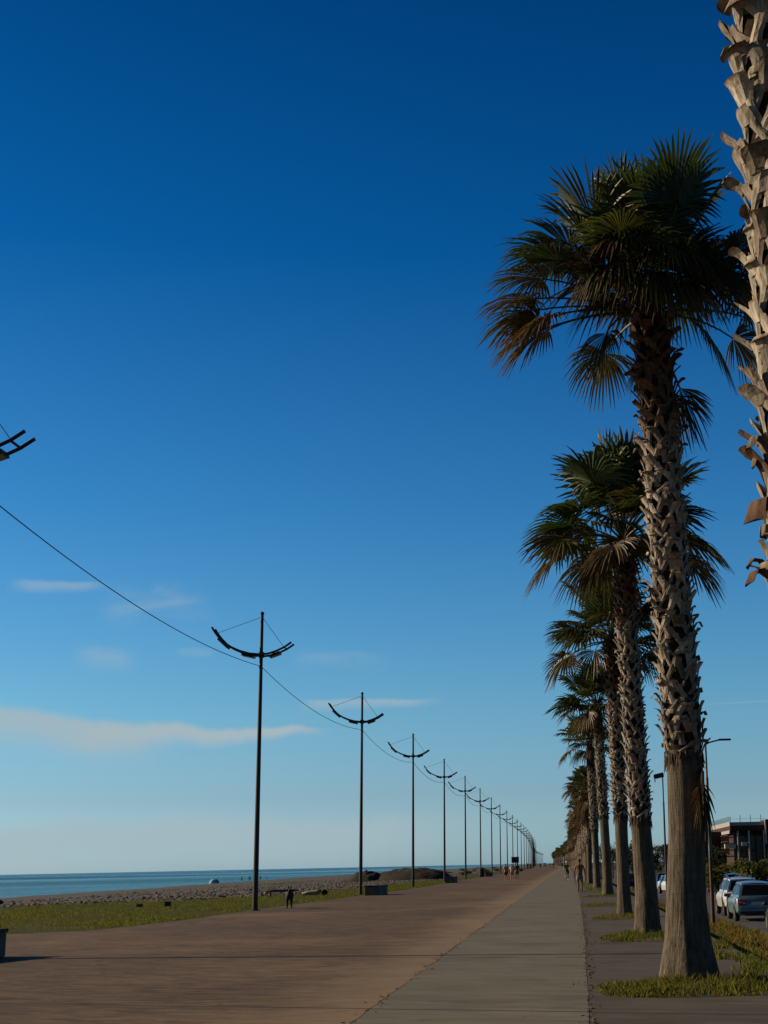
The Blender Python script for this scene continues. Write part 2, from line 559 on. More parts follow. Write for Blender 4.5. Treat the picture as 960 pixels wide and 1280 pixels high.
DRY = [(.20, .14, .05), (.14, .115, .03), (.24, .14, .07), (.10, .09, .025), (.17, .09, .045)]
pts = []
while len(pts) < 90000:
    q = 38 + 120 * rnd.random() ** 1.5
    a, b = x_grass(q), x_edge(q)
    x = b - .02 + (a - b + .5) * rnd.random() ** 1.15
    d = vnoise(x * .45, q * .45, 77) + .5 * vnoise(x * 1.6, q * 1.6, 78)
    if d * 1.7 + .35 > rnd.random() * .9:
        pts.append((x, q, z_left(x, q)))
blades('coast_grass', pts, .02, .085, .014, YEL, 'short yellow-green grass growing along the edge of the promenade', 3)
def pit(cx, cy, rx, ry, n, label, tints=GREEN, h=(.03, .13), seed=1, hole=.0):
    P = []; HS = []
    while len(P) < n:
        a = rnd.random() * 2 * PI; q = math.sqrt(rnd.random())
        x = cx + rx * math.copysign(abs(math.cos(a)) ** .6, math.cos(a)) * q
        y2 = cy + ry * math.copysign(abs(math.sin(a)) ** .7, math.sin(a)) * q
        if vnoise(x * 3, y2 * 3, seed + 60) + .65 + .25 * (1 - q) < rnd.random() * .9:
            continue
        P.append((x, y2, -.004 if x < X_DROP else z_right(x, y2)))
        HS.append((.35 + .65 * (1 - q ** 3)) * (.55 + 1.1 * max(0, vnoise(x * 2.2, y2 * 2.2, seed + 70) + .4)))
    blades('grass_patch', P, h[0], h[1] * 1.25, .010, tints, label, seed, .8, HS)
    mb = MB()                            # soil of the pit, slightly domed
    vs = [(cx, cy, .03)]; N = 40
    for k in range(N):
        a = 2 * PI * k / N
        e = 1. + .25 * vnoise(k * .7, 0, seed + 5)
        vs.append((cx + rx * e * math.copysign(abs(math.cos(a)) ** .6, math.cos(a)), cy + ry * e * math.copysign(abs(math.sin(a)) ** .7, math.sin(a)), .001))
    mb.add(vs, [(0, 1 + k, 1 + (k + 1) % N) for k in range(N)])
    tag(mb.build('pit_soil', M_SOIL), 'dark soil of the tree pit under the ' + label.split(' grass')[0][:40] + ' grass', 'soil', kind='structure')
pit(1.63, 19.85, 1.3, 1.15, 9500, 'lush green grass around the foot of the nearest fully visible palm', seed=1)
pit(1.6, 33.0, .98, 1.55, 4500, 'green grass around the foot of the second palm in the row', seed=2)
pit(1.55, 45.0, .95, 1.2, 2600, 'brownish grass around the foot of the third palm in the row', YEL + DRY, seed=3)
pit(1.35, 57.7, .9, 1.2, 1800, 'grass in the empty tree pit between the third and fourth palms', seed=4)
pit(1.6, 73.2, 1.0, 1.3, 1500, 'grass around the foot of the fourth palm in the row', seed=5)
pit(1.5, 92, 1.0, 9, 2600, 'sparse grass at the feet of the more distant palms', YEL, seed=6)
pit(1.5, 118, 1.0, 14, 2600, 'thin grass at the feet of the far palms', YEL, seed=8)
P = []
while len(P) < 26000:
    q = 17 + 62 * rnd.random() ** 1.4
    x = X_DROP + .75 + 2.85 * rnd.random()
    if vnoise(x * .9, q * .6, 90) + .45 * vnoise(x * 3, q * 3, 91) + .45 > rnd.random():
        P.append((x, q, z_right(x, q)))
blades('bank_grass', P, .04, .2, .016, DRY + YEL + [(.26, .13, .06), (.12, .12, .03)], 'dry tan and orange-brown grass on the bank beside the parking lane', 14)
P = []
while len(P) < 2600:
    q = 21.5 + 9 * rnd.random()
    x = 2.35 + .75 * rnd.random() ** .7 + (.1 if q > 26 else 0)
    if vnoise(x * 2, q * .8, 95) + .25 > rnd.random() * .8:
        P.append((x, q, -.004 if x < X_DROP else z_right(x, q)))
blades('kerb_grass', P, .03, .12, .011, GREEN + YEL, 'bright green tufts along the right edge of the palm strip', 15)
P = []
for _ in range(1500):
    q = 15 + 45 * rnd.random() ** 1.3
    if vnoise(q * 1.1, 0, 120) < .08:
        continue
    P.append((xc1(q) + .0 + .10 * rnd.gauss(0, 1) + j3(q), q, -.03))
blades('crack_weeds', P, .02, .07, .009, [(.07, .07, .028), (.11, .10, .04), (.085, .068, .034)], 'small dark weeds in the crack along the right side of the grey path', 16)
# broken crumbs along the same crack
M_CRUMB = plain('broken_concrete', (.10, .088, .068), .95, var=.5, scale=40)
mb = MB()
for _ in range(420):
    q = 14 + 50 * rnd.random() ** 1.5
    side = rnd.random()
    x = xc1(q) + .02 + rnd.gauss(0, .045) if side < .7 else X_CON0 + rnd.gauss(0, .05)
    s = rnd.uniform(.006, .018)
    M = Matrix.Translation((x, q, .002)) @ Matrix.Rotation(rnd.random() * 6, 4, 'Z') @ Matrix.Rotation(rnd.uniform(-.4, .4), 4, 'X')
    mb.box(-s, s, -s * rnd.uniform(.5, 1.4), s, -s * .3, s * .45, None, 0, M)
tag(mb.build('concrete_crumbs', M_CRUMB), 'dark crumbs of broken concrete along the cracks beside the grey path', 'rubble', kind='stuff')
# stones on the beach
M_STONE = tinted('beach_stone', .85, 0, .3, 12., .3, .4)
mb = MB()
for _ in range(9000):
    q = 62 + 240 * rnd.random() ** 1.5
    g = x_grass(q)
    x = g + .8 - 40 * rnd.random() ** 1.7
    s = rnd.uniform(.03, .08) * (1.9 if rnd.random() < .04 else 1)
    c = rnd.choice([(.09, .075, .06), (.14, .12, .095), (.22, .19, .16), (.05, .042, .035)])
    mb.ball((x + bend(q), q, z_left(x, q) + s * .25), (s * rnd.uniform(.8, 1.5), s * rnd.uniform(.8, 1.5), s * .7), 6, 4, c)
tag(mb.build('beach_stones', M_STONE, smooth=True), 'scattered grey stones lying all over the pebble beach', 'stones', kind='stuff')

# ------------------------------------------------------------------ palms
def bark_mat():
    m, nt, b = newmat('palm_bark')
    c = nt.coord()
    fis = nt.noise(nt.map(c, (1, 1, .09)), 26, 5, .65, .3)
    ring = nt.noise(nt.map(c, (.6, .6, 9)), 3., 4, .6)
    big = nt.noise(c, 1.5, 4)
    col = nt.ramp(fis, [(.3, (.035, .028, .02)), (.45, (.11, .09, .066)), (.6, (.17, .142, .105)), (.78, (.24, .205, .155))])
    col = nt.mix(nt.m('MULTIPLY', nt.smooth(ring, .52, .62), .3), col, (.09, .072, .052))
    col = nt.mix(nt.m('MULTIPLY', nt.smooth(big, .5, .7), .4), col, (.12, .105, .075))
    nt.put(b.inputs['Base Color'], col)
    b.inputs['Roughness'].default_value = .95
    b.inputs['Specular IOR Level'].default_value = .15
    bump(nt, b, nt.m('ADD', fis, nt.m('MULTIPLY', ring, .3)), .9, .035)
    return m
M_BARK = bark_mat()
M_CORE = plain('palm_fibre', (.030, .020, .013), .95, var=.6, scale=30, spec=.1)
M_BOOT = tinted('leaf_base', .8, 0, .25, 22., .45, .5, (1, 1, .35))
M_FROND = tinted('palm_frond', .45, .2, .45, 9., .3)
M_DEAD = tinted('dead_frond', .8, .12, .15, 14., .4)

def path_at(path, z):
    for (a, xa, ya, ra), (b, xb, yb, rb) in zip(path, path[1:]):
        if z <= b:
            t = (z - a) / (b - a)
            t2 = t
            return xa + (xb - xa) * t2, ya + (yb - ya) * t2, ra + (rb - ra) * t2
    return path[-1][1:]
def trunk_mesh(path, z_smooth, seed):
    mb = MB()
    n = 40; vs = []; fs = []; mi = []
    top = path[-1][0]
    zs = [0.]
    while zs[-1] < top - .03:
        zs.append(zs[-1] + (.06 if zs[-1] < 1.2 else .12))
    for z in zs:
        x, y, r = path_at(path, z)
        for k in range(n):
            a = 2 * PI * k / n
            lob = .09 * math.exp(-z * 2.2) * (math.sin(a * 5 + seed) * .5 + math.sin(a * 9 + seed * 2) * .4)
            rr = r * (1 + lob + .035 * vnoise(k * .9, z * 1.1, seed))
            vs.append((x + rr * math.cos(a), y + rr * math.sin(a), z - .03))
    for i in range(len(zs) - 1):
        for k in range(n):
            k2 = (k + 1) % n
            fs.append((i * n + k, i * n + k2, (i + 1) * n + k2, (i + 1) * n + k))
            mi.append(0 if zs[i] < z_smooth + .05 * math.sin(k) else 1)
    fs.append(tuple((len(zs) - 1) * n + k for k in range(n))); mi.append(1)
    mb.v = vs; mb.f = fs; mb.mi = mi; mb.t = [(.3, .3, .3)] * len(vs)
    return mb.mesh('trunk', [M_BARK, M_CORE], True)

def boot(mb, path, az, z, ln, wd, out, tilt, tint, rg, droop=0.):
    """one old leaf base, split as it aged: two flat legs joining in an inverted V, then a cut-off gutter-shaped stub"""
    def P(zz, a, off):
        x, y, r = path_at(path, max(0., zz))
        return (x + (r + off) * math.cos(a), y + (r + off) * math.sin(a), zz)
    r0 = path_at(path, max(0., z))[2]
    hw = wd * .5 / r0
    def ribbon(st, end=False):
        """st: (height, angle, offset, half width in radians, thickness)"""
        vs = []; fs = []
        for zz, a, off, w, th in st:
            jz = rg.uniform(-.006, .006)
            vs += [P(zz + jz, a - w, off), P(zz, a - w * .3, off + th), P(zz + jz, a + w * .4, off + th * .9), P(zz - jz, a + w, off), P(zz, a, off - th * .6)]
        for q in range(len(st) - 1):
            for k in range(5):
                k2 = (k + 1) % 5
                fs.append((q * 5 + k, q * 5 + k2, q * 5 + 5 + k2, q * 5 + 5 + k))
        fs.append(tuple((len(st) - 1) * 5 + k for k in range(5)))
        o = len(mb.v)
        g = rg.uniform(.8, 1.15)
        mb.add(vs, fs, tuple(c * g for c in tint))
        if end:
            for q in range(len(vs) - 5, len(vs)):
                mb.t[o + q] = (tint[0] * .5, tint[1] * .38, tint[2] * .3)
    lw = rg.uniform(.030, .058) / r0 * (wd / .25)
    zj = z + ln * .62
    for sd in (-1, 1):
        if rg.random() < .08:
            continue
        a0 = az + sd * hw; a1 = az + sd * lw * .75 + tilt * .6
        ribbon([(z, a0, .0, lw * 1.25, .010), (z + ln * .22, a0 + (a1 - a0) * .35, .014, lw, .012), (z + ln * .45, a0 + (a1 - a0) * .75, .022 + out * .10, lw * .95, .013), (zj + ln * .06, a1, .03 + out * .25, lw * 1.1, .014)])
    sw = rg.uniform(.045, .075) / r0 * (wd / .25)
    dz = ln * .38
    a2 = az + tilt
    ribbon([(zj - ln * .06, az + tilt * .6, .024 + out * .16, sw * 1.15, .018), (zj + dz * .35, az + tilt * .8, .034 + out * .42, sw * 1.1, .020), (zj + dz * (.75 - droop * .4), a2, .04 + out * .78, sw * 1.0, .018), (zj + dz * (1. - droop * 1.3), a2, .04 + out * 1.05, sw * rg.uniform(.7, 1.15), .014)], True)
def boots_mesh(path, z0, z1, seed, scale=1., per_m=42, extra=()):
    rg = random.Random(seed)
    mb = MB()
    n = int((z1 - z0) * per_m)
    for i in range(n):
        z = z0 + (z1 - z0) * i / n
        az = i * 2.39996 + rg.gauss(0, .10)
        f = (z - z0) / (z1 - z0)
        old = sstep((f - .58) / .2)
        lo = 1 - sstep(f / .2)
        g = rg.uniform(.5, 1.15)
        pale = (.43 * g, .37 * g, .285 * g); red = (.135 * g, .058 * g, .033 * g)
        mixk = min(1., max(old * rg.uniform(.75, 1.), .55 * lo * rg.random(), .3 * (rg.random() < .3)))
        t = tuple(p + (q - p) * mixk for p, q in zip(pale, red))
        boot(mb, path, az, z, scale * rg.uniform(.20, .32), scale * rg.uniform(.17, .27), scale * (rg.choice([.03, .05, .08, .11]) + .06 * old * rg.random()), rg.gauss(0, .28) + .3 * lo, t, rg, rg.choice([0, 0, .2, .5, .9]))
    for k in range(70):                      # brown fibres hanging below the lowest leaf bases
        a = rg.random() * 2 * PI; zz = z0 + rg.uniform(-.02, .10); L = rg.uniform(.06, .24)
        pts = []
        for u in (0, .5, 1):
            x, y, r = path_at(path, zz - L * u)
            a2 = a + rg.gauss(0, .05) * u
            pts.append((x + (r + .02 + .03 * u * rg.random()) * math.cos(a2), y + (r + .02 + .03 * u * rg.random()) * math.sin(a2), zz - L * u))
        mb.tube(pts, [.011, .009, .003], 4, (.07 * rg.uniform(.6, 1.5), .045, .028))
    for z, a, L, o_, dr in extra:            # long torn stubs at the lower end
        boot(mb, path, R(a), z, L, .27, o_, rg.gauss(0, .2), (.11, .062, .036), rg, dr)
    return mb.mesh('leaf_bases', M_BOOT)

def frond(mb, hub, az, el, plen, Rb, droop, nseg, tint, rg, dead=False, pet_tint=(.10, .085, .03), roll=0.):
    # petiole
    p = Vector(hub); pts = [p.copy()]
    e = el
    for i in range(6):
        d = Vector((math.cos(az) * math.cos(e), math.sin(az) * math.cos(e), math.sin(e)))
        p = p + d * plen / 6
        pts.append(p.copy())
        e -= droop * .11
    mb.tube(pts, [.030, .026, .022, .019, .016, .014, .012], 5, pet_tint, 0, True)
    d = (pts[-1] - pts[-2]).normalized()
    s = d.cross(Vector((0, 0, 1)))
    s = s.normalized() if s.length > .05 else Vector((-math.sin(az), math.cos(az), 0))
    n = s.cross(d)
    if roll:
        s, n = s * math.cos(roll) + n * math.sin(roll), n * math.cos(roll) - s * math.sin(roll)
    span = R(rg.uniform(98, 124)) if not dead else R(rg.uniform(60, 95))
    dphi = 2 * span / nseg
    fold = rg.uniform(.12, .35)
    T = [.04, .3, .54, .78, 1.]
    for k in range(nseg):
        phi = -span + (k + .5) * dphi
        if rg.random() < (.05 if not dead else .15):
            continue
        L = Rb * (.72 + .28 * math.cos(phi * .8)) * rg.uniform(.9, 1.06)
        dr = (d * math.cos(phi) + s * math.sin(phi) + n * fold * abs(math.sin(phi))).normalized()
        sd = n.cross(dr).normalized()
        g = droop * rg.uniform(.75, 1.25) * (.24 if not dead else .6)
        tip = rg.uniform(.05, .35) + droop * .30
        tw = rg.gauss(0, .25)
        vs = []
        for t in T:
            q = pts[-1] + dr * (L * t)
            q = q + Vector((0, 0, -1)) * (L * (g * t * t + tip * max(0, t - .55) ** 1.6 * 1.6))
            w = L * dphi * .5 * (t * 1.1 if t < .55 else (.52 * .86 if t < .9 else .09))
            nn = n * math.cos(tw * t) + sd * math.sin(tw * t)
            ss = sd * math.cos(tw * t) - n * math.sin(tw * t)
            vs += [tuple(q - ss * w), tuple(q - nn * (.55 * w)), tuple(q + ss * w)]
        fs = []
        for i in range(4):
            a = 3 * i
            fs += [(a, a + 1, a + 4, a + 3), (a + 1, a + 2, a + 5, a + 4)]
        o = len(mb.v)
        j = rg.uniform(.75, 1.25)
        tt = tuple(c * j for c in tint)
        mb.add(vs, fs, tt)
        tipc = (.13 * j, .085 * j, .04 * j)
        br = rg.random()
        for i in range(12, 15):
            mb.t[o + i] = tuple(a * (1 - br) + b_ * br for a, b_ in zip(tt, tipc))
LEAF = [(.045, .072, .018), (.055, .082, .02), (.07, .08, .024), (.034, .054, .016)]
OLIVE = [(.07, .06, .022), (.085, .06, .026), (.06, .055, .02)]
BROWN = [(.11, .07, .035), (.13, .085, .042), (.08, .05, .028)]
def crown_mesh(hub, specs, seed, nseg, name='crown', mat=None):
    """specs: list of (azimuth deg, elevation deg, petiole, blade radius, droop, palette)"""
    rg = random.Random(seed)
    mb = MB()
    for az, el, pl, rb, dr, pal in specs:
        frond(mb, hub, R(az), R(el), pl, rb, dr, nseg, rg.choice(pal), rg, dead=(pal is BROWN and el < -30), roll=rg.gauss(0, .25))
    return mb.mesh(name, mat or M_FROND)
def std_specs(seed, n_up=17, n_mid=18, n_low=9, pl=1.15, rb=1.1):
    rg = random.Random(seed)
    S = []
    for i in range(n_up):
        S.append((i * 137.5 + rg.uniform(-15, 15), rg.uniform(46, 88), pl * rg.uniform(.55, 1.1), rb * rg.uniform(.9, 1.1), rg.uniform(.1, .5), LEAF))
    for i in range(n_mid):
        S.append((i * 137.5 + 40 + rg.uniform(-15, 15), rg.uniform(12, 58), pl * rg.uniform(.55, 1.1), rb * rg.uniform(.9, 1.08), rg.uniform(.45, 1.0), LEAF if rg.random() < .6 else OLIVE))
    for i in range(n_low):
        S.append((i * 360 / max(1, n_low) + rg.uniform(-22, 22), rg.uniform(-8, 14), pl * rg.uniform(.85, 1.15), rb * rg.uniform(.75, .9), rg.uniform(.7, 1.35), OLIVE if rg.random() < .7 else BROWN))
    return S
def skirt_specs(seed, n, pl=.55, rb=1.0):
    rg = random.Random(seed)
    return [(i * 137.5 + rg.uniform(-20, 20), rg.uniform(-80, -38), pl * rg.uniform(.7, 1.5), rb * rg.uniform(.8, 1.05), rg.uniform(.2, .8), BROWN) for i in range(n)]

def palm(label, base, path, z_smooth, hub, specs, dead, seed, nseg=34, boot_scale=1., per_m=42, group='palms along the path', boots_top=None, extra=()):
    root = thing('palm_tree', label, 'palm tree', base, 0, group)
    link('trunk', trunk_mesh(path, z_smooth, seed), root)
    link('leaf_bases', boots_mesh(path, z_smooth - .05, boots_top or path[-1][0] - .1, seed + 3, boot_scale, per_m, extra), root)
    link('crown', crown_mesh(hub, specs, seed + 5, nseg), root)
    if dead:
        rg = random.Random(seed + 9)
        mb = MB()
        for az, el, pl, rb, dr, z in dead:
            x, y, r = path_at(path, z)
            h = (x + r * math.cos(R(az)), y + r * math.sin(R(az)), z)
            frond(mb, h, R(az), R(el), pl, rb, dr, 26, rg.choice(BROWN), rg, dead=True, pet_tint=(.12, .08, .04))
        link('dead_fronds', mb.mesh('dead_fronds', M_DEAD), root)
    return root

# nearest palm: cropped by the right edge of the picture
pth = [(0, 0, 0, .40), (.5, 0, 0, .31), (1.2, 0, 0, .265), (3.0, -.05, 0, .24), (5.5, -.055, 0, .235), (9.0, -.09, 0, .25), (11., -.12, 0, .24)]
palm('closest palm with big pale leaf bases, cropped by the right picture edge', (1.665, 9.5, 0), pth, 3.2, (-.12, 0, 11.), std_specs(11, 17, 16, 0), None, 2, 30, 1.15, 38, extra=[(3.95, 188, .30, .13, 0), (3.62, 192, .34, .16, 1.5), (3.3, 184, .26, .12, .8), (3.22, 200, .26, .14, 1.2)])
# second: the tall one in front
S1 = [(184, 14, 1.75, .85, .75, OLIVE), (177, 7, 1.7, .82, .85, BROWN), (190, 4, 1.6, .80, .95, BROWN), (180, 21, 1.8, .86, .7, BROWN), (187, 30, 1.7, .9, .7, OLIVE), (170, 16, 1.7, .8, .8, OLIVE), (195, 10, 1.55, .8, 1.0, BROWN),
      (192, 44, 1.65, 1.0, .7, LEAF), (176, 54, 1.6, 1.05, .6, LEAF), (202, 38, 1.6, 1.0, .8, LEAF), (183, 62, 1.6, 1.1, .5, LEAF), (214, -2, .95, .62, 1.7, OLIVE), (120, 8, 1.3, .75, 1.1, OLIVE),
      (352, 8, 1.5, .8, .9, OLIVE), (5, 3, 1.35, .78, 1.2, OLIVE), (334, 1, 1.0, .66, 1.7, OLIVE), (348, 18, 1.6, .85, .8, OLIVE), (10, 27, 1.55, .95, .8, LEAF), (345, 42, 1.6, 1.0, .7, LEAF), (18, 54, 1.55, 1.05, .6, LEAF)]
for k_ in range(14):        # older fans towards the viewer, hanging from steep stalks
    S1.append((218 + k_ * 7.6 + (k_ * 37 % 11) - 5, 38 + (k_ * 29) % 30, .62 + .15 * (k_ % 5), .80 + .06 * (k_ % 3), 1.7 + .18 * (k_ % 4), (OLIVE, LEAF, BROWN, OLIVE)[k_ % 4]))
rg1 = random.Random(21)
S1 += [(k * 137.5 + rg1.uniform(-15, 15), rg1.uniform(60, 88), rg1.uniform(1.0, 1.75), rg1.uniform(1.0, 1.3), rg1.uniform(.05, .4), LEAF) for k in range(20)]
S1 += [(k * 137.5 + 60 + rg1.uniform(-15, 15), rg1.uniform(38, 62), rg1.uniform(.8, 1.5), rg1.uniform(.85, 1.05), rg1.uniform(.5, 1.2), LEAF if rg1.random() < .6 else OLIVE) for k in range(20)]
pth = [(0, .02, 0, .445), (.18, .015, 0, .40), (.55, .01, 0, .325), (1.1, .01, 0, .275), (2, .05, 0, .25), (3, .06, 0, .243), (3.3, .06, 0, .25), (5.8, -.04, 0, .235), (8.2, -.11, 0, .245), (9.2, -.16, 0, .25), (9.6, -.19, 0, .2)]
D1 = [(20, -60, .35, .75, .3, 8.75), (200, -76, .12, .42, .2, 8.85), (30, -70, .3, .8, .3, 8.6), (5, -82, .2, .8, .2, 3.05), (25, -84, .25, .75, .1, 2.9), (350, -84, .2, .7, .1, 2.8)]
palm('tallest looking palm with a full crown and sunlit flaring grey trunk', (1.57, 20.9, 0), pth, 3.05, (-.2, 0, 9.55), S1, D1, 3, 40, 1.0, 46)
def gen_palm(label, x, y, zs, pts, hubz, rb, seed, nseg, n=(17, 20, 8), r0=.34, dead=None, group='palms along the path'):
    path = [(0, 0, 0, r0), (.3, 0, 0, r0 * .85), (1, 0, 0, r0 * .72)] + [(z, dx, 0, r) for z, dx, r in pts]
    dx = pts[-1][1]
    sp = std_specs(seed, *n, rb * .56, rb * .45)
    return palm(label, (x, y, 0), path, zs, (dx, 0, hubz), sp, dead or [(30, -60, .3, .6, .3, hubz - .7)], seed, nseg, .95, 42, group)
gen_palm('second palm back, its crown half hidden by the sunlit trunk in front', 1.70, 34.2, 2.55, [(2.6, -.08, .22), (6.6, -.23, .21), (8.3, -.26, .23), (8.9, -.27, .19)], 8.95, 2.85, 41, 32)
gen_palm('third palm back, slender trunk left of the second palm', 1.60, 45.7, 2.95, [(3, -.02, .195), (6, -.09, .19), (7.6, -.14, .2), (8.2, -.17, .17)], 8.25, 2.55, 52, 28, r0=.26)
gen_palm('fourth palm back with open crown on the left of the overlapping trunks', 1.82, 73.9, 3.8, [(4, -.1, .215), (6.5, -.17, .2), (8.6, -.28, .21), (9.1, -.31, .18)], 9.1, 2.7, 63, 24, r0=.31)
gen_palm('fifth palm back, crown showing just under that of the fourth', 1.67, 94.4, 3.6, [(4, -.08, .22), (6.5, -.14, .21), (8.4, -.2, .22), (8.9, -.22, .18)], 8.85, 2.4, 74, 22, r0=.28)
palm6 = gen_palm('sixth palm back with shaggy brown skirt, behind the walking man', 1.50, 115.9, 3.2, [(3.4, .02, .22), (5.5, .05, .21), (6.6, .06, .23), (7.2, .06, .18)], 7.15, 2.1, 85, 20, r0=.28,
                 dead=[(az, el, pl, rb, dr, 7.0 - .05 * (i % 30)) for i, (az, el, pl, rb, dr, _) in enumerate(skirt_specs(5, 26))])
# far palms: three shaggy kinds, copied down the row
far = []
for i, (hz, rb, sk) in enumerate(((6.9, 2.1, 22), (7.6, 2.2, 18), (6.3, 2.0, 26))):
    path = [(0, 0, 0, .3), (.8, 0, 0, .22), (3, .03, 0, .2), (hz - 1, .05, 0, .2), (hz, .05, 0, .17)]
    root = thing('palm_tree', '', 'palm tree', (0, 0, 0), 0, 'distant shaggy palms')
    link('trunk', trunk_mesh(path, 2.4, 90 + i), root)
    link('leaf_bases', boots_mesh(path, 2.4, hz - .3, 95 + i, .95, 30), root)
    link('crown', crown_mesh((.05, 0, hz), std_specs(100 + i, 11, 11, 7, rb * .55, rb * .42), 110 + i, 16), root)
    link('dead_fronds', crown_mesh((.05, 0, hz - .15), skirt_specs(120 + i, sk, .5, .8), 130 + i, 12, 'dead_fronds', M_DEAD), root)
    far.append(root)
yy = 128.; i = 0
FARLAB = 'shaggy brown-skirted palm in the distant part of the palm row'
while yy < 1250:
    if not any(abs(yy - g) < 4 for g in (150, 214)):
        src = far[i % 3]
        o = src if i < 3 else copy_tree(src)
        rr = random.Random(i * 7 + 1)
        o.location = (1.55 + bend(yy) + rr.uniform(-.15, .15), yy, 0)
        o.rotation_euler = (rr.uniform(-.02, .02), rr.uniform(-.025, .01), rr.uniform(0, 6.28))
        k = rr.uniform(.92, 1.15)
        if yy < 145: k = 1.08
        o.scale = (k, k, k)
        o['label'] = FARLAB
        i += 1
    yy += 11 if yy < 420 else (13 if yy < 700 else 22)

# ------------------------------------------------------------------ lamp posts and cables
M_STEEL = plain('dark_painted_steel', (.022, .021, .022), .55, .2, .3, 12)
M_LED = plain('lamp_housing', (.03, .03, .033), .4, .3, .2, 20)
M_LENS = plain('lamp_glass', (.25, .25, .24), .2, 0, .1, 20)
M_CABLE = plain('black_cable', (.015, .015, .016), .6, 0, .2, 10)
XP = -12.6
ARM = [(-2.02, 11.42), (-1.9, 11.22), (-1.72, 10.99), (-1.5, 10.77), (-1.2, 10.57), (-.85, 10.41), (-.45, 10.29), (0, 10.24), (.35, 10.27), (.7, 10.38), (1.0, 10.52), (1.3, 10.72)]
def lamp_post():
    root = thing('lamp_post', '', 'lamp post', (0, 0, 0), 0, 'lamp posts along the promenade')
    mb = MB()
    mb.lathe([(.11, 0), (.105, 2.), (.085, 7.), (.065, 11.85), (.065, 11.95), (.085, 11.96), (.085, 12.03), (.03, 12.08)], 14)
    auto_smooth(mb.build('pole', M_STEEL, root))
    mb = MB(); mb.lathe([(.2, 0), (.2, .03), (.12, .035), (.12, .2)], 14)
    mb.build('base_plate', M_STEEL, root)
    mb = MB(); mb.lathe([(.10, 10.15), (.12, 10.17), (.12, 10.36), (.10, 10.38)], 14)
    mb.box(-.06, .06, -.33, .33, 10.18, 10.26)
    mb.build('arm_bracket', M_STEEL, root)
    for s in (-1, 1):
        mb = MB(); mb.tube([(x, s * .3, z) for x, z in ARM], .045, 6)
        mb.build('arm_rail', M_STEEL, root)
    for k in (1, 10):
        x, z = ARM[k]
        mb = MB(); mb.tube([(x, -.3, z), (x, .3, z)], .03, 6)
        mb.build('crossbar', M_STEEL, root)
    for x0, x1 in ((-1.78, -1.36), (-.78, -.28), (.36, .80)):
        z0 = np.interp(x0, [a for a, _ in ARM], [b for _, b in ARM]); z1 = np.interp(x1, [a for a, _ in ARM], [b for _, b in ARM])
        ang = math.atan2(z1 - z0, x1 - x0)
        M = Matrix.Translation(((x0 + x1) / 2, 0, (z0 + z1) / 2 - .10)) @ Matrix.Rotation(-ang, 4, 'Y')
        L = (x1 - x0) / 2 / math.cos(ang)
        mb = MB(); mb.box(-L, L, -.22, .22, -.05, .05, M=M)
        mb.box(-.05, .05, -.33, -.24, 0, .06, M=M); mb.box(-.05, .05, .24, .33, 0, .06, M=M)
        f = mb.build('floodlight', M_LED, root)
        mb = MB(); mb.box(-L + .03, L - .03, -.19, .19, -.058, -.052, M=M)
        mb.build('lens', M_LENS, f)
    for s, k in ((-1, 1), (1, 10)):
        x, z = ARM[k]
        mb = MB(); mb.tube([(0, 0, 11.85), (x * .97, 0, z)], .010, 4)
        mb.build('stay_wire', M_CABLE, root)
    mb = MB(); mb.box(-.03, .03, -.1, .1, 9.72, 9.84); mb.box(-.05, .05, -.14, -.1, 9.68, 9.8)
    mb.build('cable_clamp', M_STEEL, root)
    return root
def lamp_far():
    mb = MB()
    mb.lathe([(.11, 0), (.085, 7.), (.065, 12.03)], 6)
    for s in (-1, 1):
        mb.tube([(x, s * .3, z) for x, z in ARM[::2] + ARM[-1:]], .05, 4)
    for x, z in ((-1.57, 10.72), (-.5, 10.2), (.6, 10.25)):
        mb.box(x - .22, x + .22, -.22, .22, z - .06, z + .06)
    return mb.build('lamp_post', M_STEEL)
LAB = {0: 'lamp post mostly beyond the left picture edge, only one arm end showing', 1: 'nearest lamp post standing fully in view at the grass edge',
       2: 'second lamp post from the left, beside the first concrete box bench', 3: 'third lamp post from the left, in front of the long earth mound',
       4: 'fourth lamp post from the left, just left of a concrete box bench', 5: 'fifth lamp post from the left, right of the long earth mound', 6: 'sixth lamp post from the left, beside the dark litter bin'}
GEN = 'slim dark lamp post with curved arms receding towards the vanishing point'
proto = lamp_post(); fproto = None
posts = []
for k in range(52):
    Y = 31 + 30 * k if k else 30.2
    if k < 16:
        o = proto if k == 0 else copy_tree(proto)
    elif fproto is None:
        o = fproto = lamp_far()
    else:
        o = fproto.copy(); COL.objects.link(o)
    rr = random.Random(k + 50)
    xx = XP + (.0 if k < 2 else min(.3, .045 * k)) + bend(Y)
    o.location = (xx, Y, 0 if k else 0)
    o.rotation_euler = (0, 0, rr.uniform(-.02, .02) if k > 1 else 0)
    tag(o, LAB.get(k, GEN), 'lamp post', 'lamp posts along the promenade')
    posts.append(Vector((xx, Y, 9.78)))
for k in range(40):
    a, b = posts[k], posts[k + 1]
    n = 24 if k < 6 else 8
    mb = MB()
    mb.tube([(a.x + (b.x - a.x) * t / n, a.y + .1 + (b.y - a.y - .2) * t / n, 9.78 - .56 * 4 * (t / n) * (1 - t / n) * (1.0 if k < 8 else .9)) for t in range(n + 1)], .014 if k < 3 else .018, 5)
    o = mb.build('overhead_cable', M_CABLE)
    tag(o, {0: 'black cable sagging from the left picture edge to the nearest full lamp post', 1: 'black cable sagging between the first two lamp posts in view', 2: 'black cable between the second and third lamp posts from the left'}.get(k, 'black cable strung between distant lamp posts'), 'cable', 'overhead cables')
